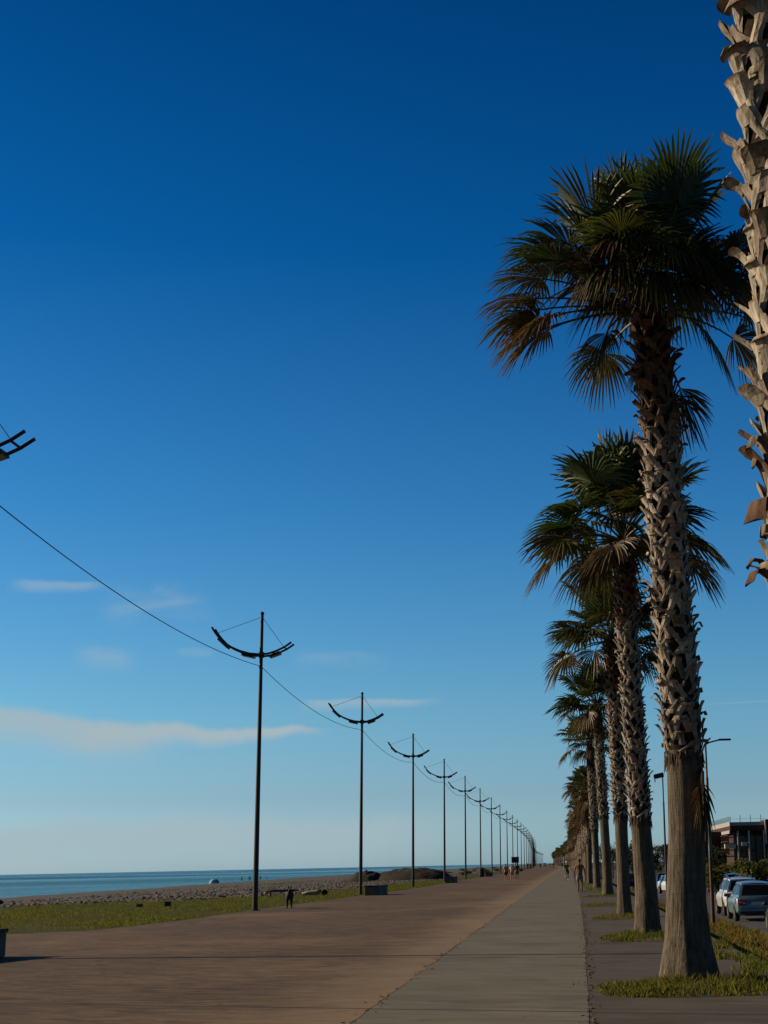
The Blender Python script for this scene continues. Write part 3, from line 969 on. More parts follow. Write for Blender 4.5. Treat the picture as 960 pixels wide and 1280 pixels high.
# ------------------------------------------------------------------ street lamps of the parking lane
M_RUST = plain('rusty_post_paint', (.10, .035, .022), .7, .1, .4, 5)
M_GALV = plain('weathered_steel', (.12, .11, .10), .6, .5, .3, 8)
def street_lamp(x, y, z0, h, label, arm, flood=False):
    root = thing('street_lamp', label, 'street lamp', (x, y, z0), 0, 'parking lane lamps')
    mb = MB(); mb.lathe([(.075, .0), (.07, 2.4)], 10); auto_smooth(mb.build('lower_post', M_RUST, root))
    mb = MB(); mb.lathe([(.066, 2.4), (.06, h * .8), (.045, h * .8 + .05), (.04, h)], 10); auto_smooth(mb.build('upper_post', M_GALV if not flood else M_STEEL, root))
    if flood:
        mb = MB(); M = Matrix.Translation((-.25, 0, h + .1)) @ Matrix.Rotation(R(-12), 4, 'Y')
        mb.box(-.32, .32, -.25, .25, -.14, .16, M=M); mb.box(-.34, -.31, -.27, .27, -.35, .1, M=M)
        mb.build('floodlight', M_LED, root, bevel=.02)
    else:
        mb = MB(); mb.tube([(0, 0, h - .05), (.15, 0, h + .03), (.55, 0, h + .12)], [.035, .03, .028], 8); auto_smooth(mb.build('arm', M_STEEL, root))
        mb = MB(); mb.box(.5, 1.0, -.09, .09, h + .09, h + .16); mb.build('lamp_head', M_LED, root, bevel=.02)
    return root
street_lamp(5.37, 58, -.72, 6.72, 'tall street lamp with rusty red lower post beside the white SUV', True)
street_lamp(6.32, 100, -1.1, 8.1, 'street lamp with a square floodlight head, half hidden behind the sunlit palm trunk', False, True)

# ------------------------------------------------------------------ box benches, bin, sign, small things on the left
M_BOX = plain('grey_box_bench', (.11, .108, .105), .9, 0, .35, 4)
M_BOXD = plain('dark_bench_top', (.035, .033, .032), .8, 0, .35, 6)
def box_bench(x, y, rz, label):
    root = thing('box_bench', label, 'bench', (x, y, 0), rz, 'box benches on the promenade')
    mb = MB(); mb.box(-.41, .41, -1.15, 1.15, .0, .47); mb.build('body', M_BOX, root, bevel=.02)
    mb = MB()
    for k in range(5):
        mb.box(-.43 + k * .174, -.43 + k * .174 + .162, -1.17, 1.17, .473, .55)
    mb.build('seat', M_BOXD, root, bevel=.008)
    return root
box_bench(-12.02, 29.75, R(-14), 'dark box bench cut off by the left picture edge, casting a shadow')
box_bench(-11.35, 89.3, R(-6), 'grey box bench beside the second lamp post from the left')
box_bench(-11.05, 142, R(-4), 'grey box bench just right of the fourth lamp post')
box_bench(-11.0, 207, 0, 'far box bench right of the dark litter bin')
box_bench(-10.9, 268, 0, 'distant box bench left of the strolling group')
box_bench(-10.6, 330, 0, 'most distant box bench, right of the strolling group')
M_BIN = plain('dark_bin', (.02, .02, .022), .6, .1, .3, 8)
root = thing('litter_bin', 'tall dark litter bin at the promenade edge by the sixth lamp post', 'bin', (-11.75, 203, 0))
mb = MB(); mb.lathe([(.36, 0), (.38, .05), (.38, .95), (.40, .96), (.40, 1.02)], 16); auto_smooth(mb.build('body', M_BIN, root))
mb = MB(); mb.lathe([(.39, 1.03), (.39, 1.1), (.2, 1.2), (.05, 1.22)], 16); auto_smooth(mb.build('lid', M_BIN, root))
root = thing('board_sign', 'dark square board on a post above the strolling group', 'sign', (-6.15, 172, 0))
mb = MB(); mb.lathe([(.05, 0), (.05, 1.75)], 8); mb.build('post', M_STEEL, root)
mb = MB(); mb.box(-.42, .42, -.05, .05, 1.72, 2.32); mb.build('board', M_BIN, root, bevel=.01)
mb = MB(); mb.box(-.46, .46, -.07, .07, 2.32, 2.38); mb.build('cap', M_LENS, root)
# small blocks, driftwood, tyre
M_WOODD = plain('dark_driftwood', (.04, .03, .022), .9, 0, .4, 10)
M_WOODP = plain('pale_driftwood', (.24, .22, .19), .9, 0, .3, 10)
M_RUB = plain('black_rubber', (.014, .014, .015), .8, 0, .3, 10)
def zl(x, y): return z_left(x, y)
mb = MB(); mb.box(-.13, .13, -.13, .13, -.05, .24)
tag(mb.build('stone_block', M_BOXD, bevel=.02, loc=(-19.4, 73.5, zl(-19.4, 73.5))), 'small dark block standing in the coast grass left of the nearest lamp post', 'block')
mb = MB(); mb.box(-.14, .14, -.1, .1, -.05, .14)
tag(mb.build('stone_block', M_CRUMB, bevel=.03, loc=(-20.9, 74, zl(-20.9, 74))), 'low brownish stone half sunk in the coast grass', 'stone')
mb = MB(); mb.ball((0, 0, .12), (.3, .25, .2), 9, 6)
tag(mb.build('boulder', M_BOXD, smooth=True, loc=(-42, 112, zl(-42, 112))), 'dark boulder on the pebble ridge near the left picture edge', 'boulder')
mb = MB()
P = [Vector((-1.05, 0, .34)), Vector((-.5, .04, .37)), Vector((.1, .0, .36)), Vector((.6, -.05, .38)), Vector((1.0, 0, .36))]
mb.tube(P, [.05, .075, .08, .07, .045], 9)
mb.tube([(-.7, 0, -.1), (-.68, .02, .35)], .05, 7); mb.tube([(.7, .05, -.1), (.66, -.03, .36)], .05, 7)
tag(mb.build('driftwood_beam', M_WOODD, smooth=True, loc=(-17.6, 93, zl(-17.6, 93))), 'dark weathered beam on two stumps in the grass behind the dog', 'beam')
mb = MB()
mb.tube([(-.6, 0, .12), (-.2, .05, .17), (.3, 0, .2), (.65, -.1, .25)], [.09, .13, .15, .1], 9)
mb.tube([(.2, 0, .2), (.35, .1, .42), (.5, .1, .5)], [.06, .045, .02], 7)
tag(mb.build('driftwood_log', M_WOODP, smooth=True, loc=(-16.2, 95.5, zl(-16.2, 95.5))), 'bleached driftwood log lying in the grass beside the old tyre', 'driftwood')
mb = MB()
prof = [(.16, -.09), (.26, -.12), (.32, -.08), (.33, 0), (.32, .08), (.26, .12), (.16, .09)]
mb.lathe([(r_ * .62, h_ * .8) for r_, h_ in prof], 20, (0, 0, .17), 'y')
tag(mb.build('old_tyre', M_RUB, smooth=True, loc=(-15.35, 95.2, zl(-15.35, 95.2))), 'black old tyre leaning at the end of the bleached driftwood', 'tyre')
# beach tent
M_TENT = plain('light_blue_tent', (.25, .45, .55), .7, 0, .15, 3); M_TENTD = plain('blue_tent_panel', (.03, .16, .28), .7, 0, .15, 3)
tx, ty = -107.6, 460
root = thing('beach_tent', 'pale blue beach tent pitched at the water line', 'tent', (tx, ty, z_left(tx, ty) - .02), R(20))
N = 10
def dome(a0, a1, mat, nm):
    mb = MB(); vs = []; fs = []
    for i in range(N + 1):
        for j in range(9):
            a = a0 + (a1 - a0) * i / N; t = PI / 2 * j / 8
            r = math.cos(t) ** .7
            vs.append((1.5 * r * math.cos(a), 1.2 * r * math.sin(a), 1.35 * math.sin(t)))
    for i in range(N):
        for j in range(8):
            k = i * 9 + j
            fs.append((k, k + 9, k + 10, k + 1))
    mb.add(vs, fs); mb.build(nm, mat, root, smooth=True)
dome(R(150), R(300), M_TENT, 'fly_sheet'); dome(R(-60), R(150), M_TENTD, 'side_panel')

# ------------------------------------------------------------------ people
def skin_mesh(verts, edges, radii, root_i=0, sub=1):
    me = bpy.data.meshes.new('body')
    me.from_pydata(verts, edges, [])
    o = bpy.data.objects.new('tmp', me); COL.objects.link(o)
    mo = o.modifiers.new('s', 'SKIN')
    for i, r in enumerate(radii):
        me.skin_vertices[0].data[i].radius = r if hasattr(r, '__len__') else (r, r)
        me.skin_vertices[0].data[i].use_root = (i == root_i)
    mo.use_smooth_shade = True
    ss = o.modifiers.new('u', 'SUBSURF'); ss.levels = sub; ss.render_levels = sub
    dg = bpy.context.evaluated_depsgraph_get()
    dg.update()
    out = bpy.data.meshes.new_from_object(o.evaluated_get(dg))
    bpy.data.objects.remove(o)
    return out
_pm = {}
def pm(col):
    if col not in _pm:
        _pm[col] = plain('cloth_%d' % len(_pm), col, .8, 0, .2, 14)
    return _pm[col]
def mesh_to_mb(mb, me):
    mb.add([tuple(v.co) for v in me.vertices], [tuple(p.vertices) for p in me.polygons])
def person(label, loc, rz, h=1.75, skin=(.30, .16, .10), top=None, bottom=(.15, .16, .17), hair=(.02, .015, .012), cap=None, stride=.25, pose='walk', shoes=None, group=None):
    """faces +Y locally; body is one continuous skinned mesh, clothes and hair are children"""
    root = thing('person', label, 'person', loc, rz, group)
    s = h / 1.75
    st = stride
    J = dict(pel=(0, 0, .95), waist=(0, 0, 1.08), chest=(0, .01, 1.30), nb=(0, 0, 1.46), neck=(0, .01, 1.52), hd0=(0, .02, 1.60), hd1=(0, .015, 1.69))
    for sd, n in ((-1, 'L'), (1, 'R')):
        f = sd * st
        if pose == 'walk':
            J['hip' + n] = (sd * .10, 0, .90)
            J['kn' + n] = (sd * .105, f * .55 + .05, .50)
            J['an' + n] = (sd * .10, f * .95 - .04, .09 if f > 0 else .13)
            J['toe' + n] = (sd * .12, f * .95 + .14, .04)
            J['sh' + n] = (sd * .185, 0, 1.42)
            J['el' + n] = (sd * .27, -f * .35 - .03, 1.14)
            J['wr' + n] = (sd * .30, -f * .6 + .06, .90)
            J['ha' + n] = (sd * .30, -f * .7 + .09, .82)
        else:                                   # riding a bicycle
            up = .14 * sd
            J['hip' + n] = (sd * .10, -.14, .93)
            J['kn' + n] = (sd * .12, .22, .72 + up * .7)
            J['an' + n] = (sd * .11, .06, .30 + up * 1.1)
            J['toe' + n] = (sd * .12, .22, .25 + up * 1.1)
            J['sh' + n] = (sd * .185, .16, 1.38)
            J['el' + n] = (sd * .27, .36, 1.16)
            J['wr' + n] = (sd * .27, .54, 1.05)
            J['ha' + n] = (sd * .26, .60, 1.03)
    if pose == 'ride':
        J.update(pel=(0, -.16, .97), waist=(0, -.10, 1.09), chest=(0, .06, 1.29), nb=(0, .15, 1.43), neck=(0, .18, 1.49), hd0=(0, .21, 1.57), hd1=(0, .21, 1.66))
    RAD = dict(pel=(.155, .12), waist=(.135, .10), chest=(.165, .115), nb=.075, neck=.056, hd0=(.072, .088), hd1=(.078, .095))
    for n in 'LR':
        RAD.update({'hip' + n: .095, 'kn' + n: .058, 'an' + n: .038, 'toe' + n: (.04, .028), 'sh' + n: .062, 'el' + n: .042, 'wr' + n: .028, 'ha' + n: (.036, .02)})
    names = list(J)
    ix = {k: i for i, k in enumerate(names)}
    E = [('pel', 'waist'), ('waist', 'chest'), ('chest', 'nb'), ('nb', 'neck'), ('neck', 'hd0'), ('hd0', 'hd1')]
    for n in 'LR':
        E += [('pel', 'hip' + n), ('hip' + n, 'kn' + n), ('kn' + n, 'an' + n), ('an' + n, 'toe' + n), ('chest', 'sh' + n), ('sh' + n, 'el' + n), ('el' + n, 'wr' + n), ('wr' + n, 'ha' + n)]
    V = [tuple(c * s for c in J[k]) for k in names]
    rad = [tuple(c * s for c in RAD[k]) if hasattr(RAD[k], '__len__') else RAD[k] * s for k in names]
    me = skin_mesh(V, [(ix[a], ix[b]) for a, b in E], rad, ix['pel'])
    mb = MB(); mesh_to_mb(mb, me)
    for n, sd in (('L', -1), ('R', 1)):                         # fingers and thumb, slightly curled
        w, hnd = Vector(J['wr' + n]), Vector(J['ha' + n])
        d = (hnd - w).normalized()
        fw = Vector((0, 1, 0)) if pose == 'walk' else Vector((sd, 0, 0))
        fw = (fw - d * fw.dot(d)).normalized()
        inn = Vector((-sd, 0, 0)) if pose == 'walk' else Vector((0, 0, -1))
        for q, L in ((-.027, .065), (-.009, .08), (.009, .085), (.026, .075)):
            p0 = hnd + fw * q
            p1 = p0 + d * L * .55 + inn * .008; p2 = p1 + d * L * .4 + inn * .03; p3 = p2 + d * L * .2 + inn * .028
            mb.tube([tuple(x * s for x in p) for p in (p0 - d * .01, p1, p2, p3)], [.010 * s, .009 * s, .008 * s, .006 * s], 6)
        p0 = w.lerp(hnd, .45) + fw * .03
        mb.tube([tuple(x * s for x in p) for p in (p0, p0 + fw * .025 + d * .025, p0 + fw * .03 + d * .06 + inn * .012)], [.012 * s, .011 * s, .008 * s], 6)
    hc = (Vector(J['hd0']) + Vector(J['hd1'])) / 2
    mb.tube([tuple((hc + Vector(p)) * s) for p in ((0, .075, .035), (0, .10, -.01), (0, .082, -.022))], [.010 * s, .017 * s, .012 * s], 6)     # nose
    for sd in (-1, 1):
        mb.ball(tuple((hc + Vector((sd * .08, 0, .0))) * s), (.012 * s, .022 * s, .032 * s), 7, 5)
    mb.ball(tuple((hc + Vector((0, .085, -.06))) * s), (.028 * s, .01 * s, .008 * s), 7, 5)
    mb.build('body', pm(skin), root, smooth=True)
    mb = MB()
    for sd in (-1, 1):
        mb.ball(tuple((hc + Vector((sd * .033, .083, .025))) * s), (.013 * s, .008 * s, .009 * s), 7, 5)
    mb.build('eyes', pm((.02, .015, .012)), root, smooth=True)
    def shell(keys, edges, grow, name, col, shift=None):
        kk = list(keys); im = {k: i for i, k in enumerate(kk)}
        vv = [tuple(c * s for c in (J[k] if k in J else shift[k])) for k in kk]
        rr = []
        for k in kk:
            b = RAD[k] if k in RAD else shift[k + '_r']
            rr.append(tuple((c + grow) * s for c in b) if hasattr(b, '__len__') else (b + grow) * s)
        m2 = skin_mesh(vv, [(im[a], im[b]) for a, b in edges], rr, 0)
        b2 = MB(); mesh_to_mb(b2, m2)
        b2.build(name, pm(col), root, smooth=True)
    def lerp(a, b, t): return tuple(x + (y_ - x) * t for x, y_ in zip(J[a], J[b]))
    sh = {'tL': lerp('hipL', 'knL', .85), 'tR': lerp('hipR', 'knR', .85), 'tL_r': .082, 'tR_r': .082, 'eL': lerp('shL', 'elL', .75), 'eR': lerp('shR', 'elR', .75), 'eL_r': .05, 'eR_r': .05, 'w2': lerp('pel', 'waist', .6), 'w2_r': (.14, .10)}
    shell(('pel', 'w2', 'hipL', 'tL', 'hipR', 'tR'), [('pel', 'w2'), ('pel', 'hipL'), ('hipL', 'tL'), ('pel', 'hipR'), ('hipR', 'tR')], .02, 'shorts', bottom, sh)
    if top:
        shell(('chest', 'waist', 'w2', 'nb', 'shL', 'eL', 'shR', 'eR'), [('chest', 'waist'), ('waist', 'w2'), ('chest', 'nb'), ('chest', 'shL'), ('shL', 'eL'), ('chest', 'shR'), ('shR', 'eR')], .016, 'shirt', top, sh)
    mb = MB(); mb.ball(tuple((hc + Vector((0, -.018, .045))) * s), (.087 * s, .10 * s, .085 * s), 12, 8)
    mb.build('hair', pm(hair), root, smooth=True)
    if cap:
        mb = MB(); mb.ball(tuple((hc + Vector((0, -.01, .07))) * s), (.095 * s, .112 * s, .075 * s), 12, 8); mb.box(-.06 * s, .06 * s, (hc.y + .08) * s, (hc.y + .17) * s, (hc.z + .05) * s, (hc.z + .065) * s)
        mb.build('cap', pm(cap), root, smooth=True)
    if shoes:
        for n in 'LR':
            a, t = Vector(J['an' + n]), Vector(J['toe' + n])
            mb = MB(); mb.tube([tuple(p * s) for p in (a + (a - t) * .35 + Vector((0, 0, -.04)), a.lerp(t, .4) + Vector((0, 0, -.0)), t + (t - a) * .15)], [.04 * s, .052 * s, .035 * s], 8)
            mb.build('shoe', pm(shoes), root, smooth=True)
    return root
def lowest(root):
    return 0
person('shirtless man in grey shorts walking away along the edge of the grey path', (.53, 83, 0), 0, 1.78, (.20, .095, .06), None, (.17, .19, .19), (.02, .014, .01), stride=.16)
# cyclist beyond him
M_CHROME = plain('bike_metal', (.03, .03, .035), .4, .6, .2, 20)
def bicycle(label, loc, rz):
    root = thing('bicycle', label, 'bicycle', loc, rz)
    for yw in (-.52, .52):
        mb = MB(); n = 24
        mb.tube([(0, yw + .33 * math.cos(2 * PI * k / n), .35 + .33 * math.sin(2 * PI * k / n)) for k in range(n + 1)], .02, 6, cap=False)
        w = mb.build('wheel', M_RUB, root, smooth=True)
        mb = MB()
        for k in range(8):
            a = PI * k / 8
            mb.tube([(0, yw - .32 * math.cos(a), .35 - .32 * math.sin(a)), (0, yw + .32 * math.cos(a), .35 + .32 * math.sin(a))], .003, 4)
        mb.build('spokes', M_CHROME, w)
    mb = MB()
    for a, b in (((-.52, .35), (-.05, .3)), ((-.05, .3), (-.2, .86)), ((-.05, .3), (.38, .82)), ((-.18, .78), (.38, .85)), ((.36, .95), (.52, .35)), ((-.18, .78), (-.52, .35))):
        mb.tube([(0, a[0], a[1]), (0, b[0], b[1])], .017, 6)
    mb.build('frame', M_CHROME, root)
    mb = MB(); mb.tube([(-.28, .56, 1.02), (-.1, .42, 1.0), (.1, .42, 1.0), (.28, .56, 1.02)], .014, 6); mb.build('handlebar', M_CHROME, root)
    mb = MB(); mb.ball((0, -.2, .89), (.075, .13, .03), 10, 6); mb.build('saddle', M_RUB, root, smooth=True)
    mb = MB(); mb.tube([(-.09, 0, .16), (-.09, -.05, .3), (.09, -.05, .3), (.09, -.1, .44)], .012, 5); mb.build('cranks', M_CHROME, root)
    return root
bicycle('dark bicycle ridden towards the camera on the grey path', (-.27, 136, 0), PI)
person('cyclist with white cap, dark shirt and bare legs on the grey path', (-.27, 136, 0), PI, 1.75, (.34, .2, .14), (.02, .02, .03), (.03, .02, .025), cap=(.75, .75, .76), pose='ride', shoes=(.6, .58, .55))
# strolling group
person('stroller with pink top and dark shorts, left of the group under the board', (-6.2, 147, 0), PI + .1, 1.62, (.36, .2, .15), (.5, .27, .22), (.015, .015, .018), stride=.3, group='strolling group')
person('stroller in a white top in the middle of the group under the board', (-5.75, 151, 0), PI - .1, 1.58, (.36, .2, .15), (.6, .56, .54), (.22, .14, .12), stride=.2, group='strolling group')
person('stroller in dark clothes, right of the group under the board', (-5.3, 153, 0), PI, 1.68, (.2, .1, .08), (.06, .03, .035), (.02, .02, .025), stride=.25, group='strolling group')
# tiny people at the water line and down the promenade
fp = None
WL = [(-109.0, 505, 'lone standing bather right of the beach tent at the water line'), (-108.0, 512, 'tiny standing bather, second to the right of the beach tent'), (-106.2, 505, 'tiny bather at the water line left of the nearest lamp post'), (-108.5, 533, 'tiny bather partly behind the nearest lamp post'), (-111.5, 560, 'tiny bather at the water line right of the nearest lamp post')]
for i, (x, y, lab) in enumerate(WL):
    person(lab, (x, y, z_left(x, y)), i * 1.3, 1.7, (.1, .07, .06), (.03, .04, .06) if i % 2 else None, (.02, .02, .03), stride=.06, group='bathers at the water line')
FARP = [(-5.2, 420, (.03, .03, .04)), (-4.4, 424, (.02, .03, .05)), (-1.9, 455, (.02, .02, .02)), (-7.5, 390, (.05, .05, .07)), (-9.2, 330, (.03, .03, .06)), (-8.7, 334, (.06, .05, .07)), (-.6, 520, (.03, .03, .03))]
LABP = ['far walker in dark clothes, left one of a pair ahead on the promenade', 'far walker in navy top, right one of a pair ahead on the promenade', 'far walker in black near the meeting point of paving and path', 'far walker in slate clothes between the lamp posts and the pair', 'distant walker in dark blue beside the lamp posts', 'distant walker in grey mauve beside the lamp posts', 'farthest walker, in black near the end of the palm row']
for (x, y, c), lab in zip(FARP, LABP):
    person(lab, (x + bend(y), y, 0), PI * (x < -4), 1.74, (.25, .15, .11), c, (.03, .03, .035), stride=.2, group='walkers far along the promenade')

# ------------------------------------------------------------------ dog
root = thing('dog', 'black dog walking on the promenade edge near the nearest full lamp post', 'dog', (-11.55, 62.7, 0), R(192))
J = {'pel': (0, -.32, .56), 'mid': (0, -.05, .55), 'che': (0, .22, .55), 'nk': (0, .36, .68), 'hd': (0, .44, .79), 'mz': (0, .56, .755),
     'flL': (-.08, .24, .42), 'fkL': (-.085, .26, .24), 'fpL': (-.085, .25, .05), 'ftL': (-.085, .31, .025),
     'flR': (.08, .22, .42), 'fkR': (.085, .17, .25), 'fpR': (.085, .13, .06), 'ftR': (.085, .19, .03),
     'hlL': (-.08, -.32, .44), 'hkL': (-.09, -.22, .34), 'hhL': (-.09, -.40, .19), 'hpL': (-.09, -.37, .04), 'htL': (-.09, -.31, .022),
     'hlR': (.08, -.34, .44), 'hkR': (.09, -.28, .33), 'hhR': (.09, -.48, .20), 'hpR': (.09, -.47, .04), 'htR': (.09, -.41, .022),
     't1': (0, -.46, .56), 't2': (0, -.60, .48), 't3': (0, -.68, .36)}
RD = {'pel': (.15, .17), 'mid': (.15, .18), 'che': (.165, .21), 'nk': .075, 'hd': (.07, .068), 'mz': .036, 'fl': .075, 'fk': .045, 'fp': .034, 'ft': .036, 'hl': .085, 'hk': .07, 'hh': .036, 'hp': .026, 'ht': .028, 't1': .03, 't2': .025, 't3': .012}
ks = list(J); im = {k: i for i, k in enumerate(ks)}
E = [('pel', 'mid'), ('mid', 'che'), ('che', 'nk'), ('nk', 'hd'), ('hd', 'mz'), ('pel', 't1'), ('t1', 't2'), ('t2', 't3')]
for n in 'LR':
    E += [('che', 'fl' + n), ('fl' + n, 'fk' + n), ('fk' + n, 'fp' + n), ('fp' + n, 'ft' + n), ('pel', 'hl' + n), ('hl' + n, 'hk' + n), ('hk' + n, 'hh' + n), ('hh' + n, 'hp' + n), ('hp' + n, 'ht' + n)]
me = skin_mesh([J[k] for k in ks], [(im[a], im[b]) for a, b in E], [RD.get(k, RD.get(k[:2])) for k in ks], 0)
mb = MB(); mesh_to_mb(mb, me)
for sd in (-1, 1):
    mb.tube([(sd * .045, .42, .83), (sd * .06, .41, .89), (sd * .055, .42, .93)], [.032, .022, .004], 7)
mb.build('body', plain('black_fur', (.014, .012, .011), .8, 0, .5, 30), root, smooth=True)

# ------------------------------------------------------------------ cars
M_GLASS = plain('car_glass', (.012, .014, .016), .12, 0, .2, 3, .6)
M_PLAST = plain('black_plastic', (.02, .02, .021), .6, 0, .2, 20)
M_RIM = plain('alloy_rim', (.3, .3, .31), .35, .7, .15, 20)
M_TAIL = plain('red_tail_glass', (.30, .008, .012), .15, 0, .2, 30)
M_LITE = plain('clear_lamp_glass', (.75, .75, .72), .15, 0, .1, 30)
M_PLATE = plain('number_plate_white', (.6, .6, .58), .4, 0, .05, 10)
CAR = {
 'hatch': dict(W=.90, st=[(-2.16, .70, .46, .66), (-2.12, .82, .36, .86), (-2.02, .87, .30, 1.0), (-1.5, .90, .24, 1.03), (-.4, .91, .22, 1.0), (.75, .91, .22, .97), (1.2, .90, .24, .93), (1.75, .86, .27, .80), (2.05, .78, .32, .66), (2.18, .60, .40, .52)],
               yb=(-2.04, -1.35, -.35, .55, 1.22), yr=(-1.62, -1.25, -.35, .1, .28), zr=1.58, zb=1.0, wr=.60),
 'suv': dict(W=.93, st=[(-2.25, .74, .52, .75), (-2.2, .86, .42, 1.0), (-2.1, .91, .36, 1.08), (-1.5, .93, .32, 1.12), (-.4, .94, .30, 1.1), (.75, .94, .30, 1.08), (1.15, .93, .32, 1.06), (1.75, .90, .34, .98), (2.1, .82, .40, .84), (2.25, .66, .48, .66)],
              yb=(-2.1, -1.4, -.4, .5, 1.15), yr=(-1.85, -1.35, -.4, .2, .4), zr=1.70, zb=1.1, wr=.64),
 'sedan': dict(W=.89, st=[(-2.3, .68, .46, .72), (-2.25, .80, .36, .92), (-2.1, .86, .28, .98), (-1.5, .89, .24, 1.0), (-.4, .90, .22, .97), (.75, .90, .22, .95), (1.2, .89, .24, .91), (1.8, .85, .27, .78), (2.15, .77, .32, .64), (2.3, .58, .40, .52)],
                yb=(-1.75, -1.15, -.3, .5, 1.2), yr=(-1.1, -.9, -.3, .0, .25), zr=1.44, zb=.97, wr=.58)}
def car(label, kind, paint, loc, rz, group='parked cars', rack=False):
    c = CAR[kind]
    root = thing('parked_car', label, 'car', loc, rz, group)
    W = c['W']
    mb = MB(); vs = []; fs = []
    for y, hw, zb, zt in c['st']:
        sec = [(0, zb), (.82, zb), (.97, zb + .10), (1., zb + (zt - zb) * .5), (.985, zt - .12), (.93, zt - .015), (.80, zt + .015), (0, zt + .03)]
        full = [(x * hw, z) for x, z in sec] + [(-x * hw, z) for x, z in sec[-2:0:-1]]
        vs += [(x, y, z) for x, z in full]
    n = 14
    for i in range(len(c['st']) - 1):
        for k in range(n):
            k2 = (k + 1) % n
            fs.append((i * n + k, i * n + k2, (i + 1) * n + k2, (i + 1) * n + k))
    fs.append(tuple(range(n))[::-1]); fs.append(tuple((len(c['st']) - 1) * n + k for k in range(n)))
    mb.add(vs, fs)
    # greenhouse: belt ring to roof ring
    yb, yr, zr, zb, wr = c['yb'], c['yr'], c['zr'], c['zb'], c['wr']
    wb = W * .93
    bw = [wb * .93, wb, wb, wb, wb * .9]; rw = [wr * .93, wr, wr * 1.02, wr, wr * .93]
    rz_ = [zr - .05, zr, zr + .015, zr, zr - .03]
    def B(i, s): return Vector((s * bw[i], yb[i], zb - .02))
    def T(i, s): return Vector((s * rw[i], yr[i], rz_[i]))
    panes = []
    for s in (-1, 1):
        for i in range(4):
            q = [B(i, s), B(i + 1, s), T(i + 1, s), T(i, s)]
            mb.add([tuple(v) for v in q], [(0, 1, 2, 3) if s > 0 else (3, 2, 1, 0)])
            panes.append(('side_window', q, s, i))
    for i, nm in ((4, 'windscreen'), (0, 'rear_window')):
        q = [B(i, -1), B(i, 1), T(i, 1), T(i, -1)]
        mb.add([tuple(v) for v in q], [(3, 2, 1, 0) if i == 4 else (0, 1, 2, 3)])
        panes.append((nm, q, 0, i))
    vs = []; fs = []
    for i in range(5):
        for j in range(7):
            u = -1 + j / 3
            vs.append((u * rw[i], yr[i], rz_[i] + .045 * (1 - u * u) * (1 if 0 < i < 4 else .5)))
    for i in range(4):
        for j in range(6):
            k = i * 7 + j
            fs.append((k, k + 1, k + 8, k + 7))
    mb.add(vs, fs)
    auto_smooth(mb.build('body', paint, root), 38)
    cen = Vector((0, -.3, zb + .2))
    for nm, q, s, i in panes:
        ins = (.10, .12) if nm != 'side_window' else (.08, .14)
        def P(u, v): return (q[0] * (1 - u) + q[1] * u) * (1 - v) + (q[3] * (1 - u) + q[2] * u) * v
        u0, v0 = (.06, .10) if nm == 'side_window' else (.07, .10)
        qq = [P(u0, .16), P(1 - u0, .16), P(1 - u0, 1 - v0), P(u0, 1 - v0)]
        nrm = (qq[1] - qq[0]).cross(qq[3] - qq[0]).normalized()
        if nrm.dot(qq[0] - cen) < 0:
            nrm = -nrm
        m2 = MB()
        top = [v + nrm * .007 for v in qq]; bot = [v - nrm * .01 for v in qq]
        m2.add([tuple(v) for v in bot + top], [(4, 5, 6, 7), (0, 1, 5, 4), (1, 2, 6, 5), (2, 3, 7, 6), (3, 0, 4, 7)])
        m2.build(nm, M_GLASS, root)
    # wheels
    wy = (c['st'][0][0] + .82, c['st'][-1][0] - .85)
    for y in wy:
        for s in (-1, 1):
            mb = MB(); mb.lathe([(.20, -.10), (.29, -.105), (.325, -.07), (.325, .07), (.29, .105), (.20, .10)], 24, (s * (W - .10), y, .325), 'x')
            w = auto_smooth(mb.build('wheel', M_RUB, root), 30)
            mb = MB(); mb.lathe([(.20, -.11), (.19, -.085), (.06, -.075), (.05, -.09)] if s < 0 else [(.05, .09), (.06, .075), (.19, .085), (.20, .11)], 20, (s * (W - .10), y, .325), 'x')
            mb.build('rim', M_RIM, w)
            mb = MB()                      # dark wheel arch
            N_ = 16; vv = []
            for k in range(N_ + 1):
                a = PI * (-.06 + 1.12 * k / N_)
                for r_ in (.345, .40):
                    vv.append((s * (W + .006), y + r_ * math.cos(a), .325 + r_ * math.sin(a)))
                    vv.append((s * (W - .12), y + r_ * math.cos(a), .325 + r_ * math.sin(a)))
            ff = []
            for k in range(N_):
                a = 4 * k
                ff += [(a, a + 2, a + 6, a + 4), (a, a + 4, a + 5, a + 1), (a + 2, a + 3, a + 7, a + 6)]
            mb.add(vv, ff); mb.build('wheel_arch', M_PLAST, root)
    y0, y1 = c['st'][0][0], c['st'][-1][0]
    zt = c['st'][1][3]
    for s in (-1, 1):
        mb = MB()
        mb.add([(s * .42, y0 - .02, zt + .02), (s * .80, y0 + .02, zt + .04), (s * .91, y0 + .38, zt + .07), (s * .91, y0 + .34, zt - .12), (s * .80, y0 + .0, zt - .22), (s * .46, y0 - .03, zt - .19)] + [(s * .5, y0 + .2, zt - .05), (s * .78, y0 + .2, zt - .05), (s * .86, y0 + .36, zt), (s * .86, y0 + .34, zt - .1), (s * .76, y0 + .2, zt - .18), (s * .5, y0 + .2, zt - .15)],
               [(0, 1, 4, 5), (1, 2, 3, 4), (0, 6, 7, 1), (1, 7, 8, 2), (5, 4, 10, 11), (4, 3, 9, 10)])
        t = mb.build('tail_light', M_TAIL, root)
        mb = MB(); mb.box(s * .56 - .06, s * .56 + .06, y0 - .04, y0 + .1, zt - .12, zt - .08); mb.box(s * .70 - .05, s * .70 + .05, y0 - .025, y0 + .1, zt - .09, zt - .06)
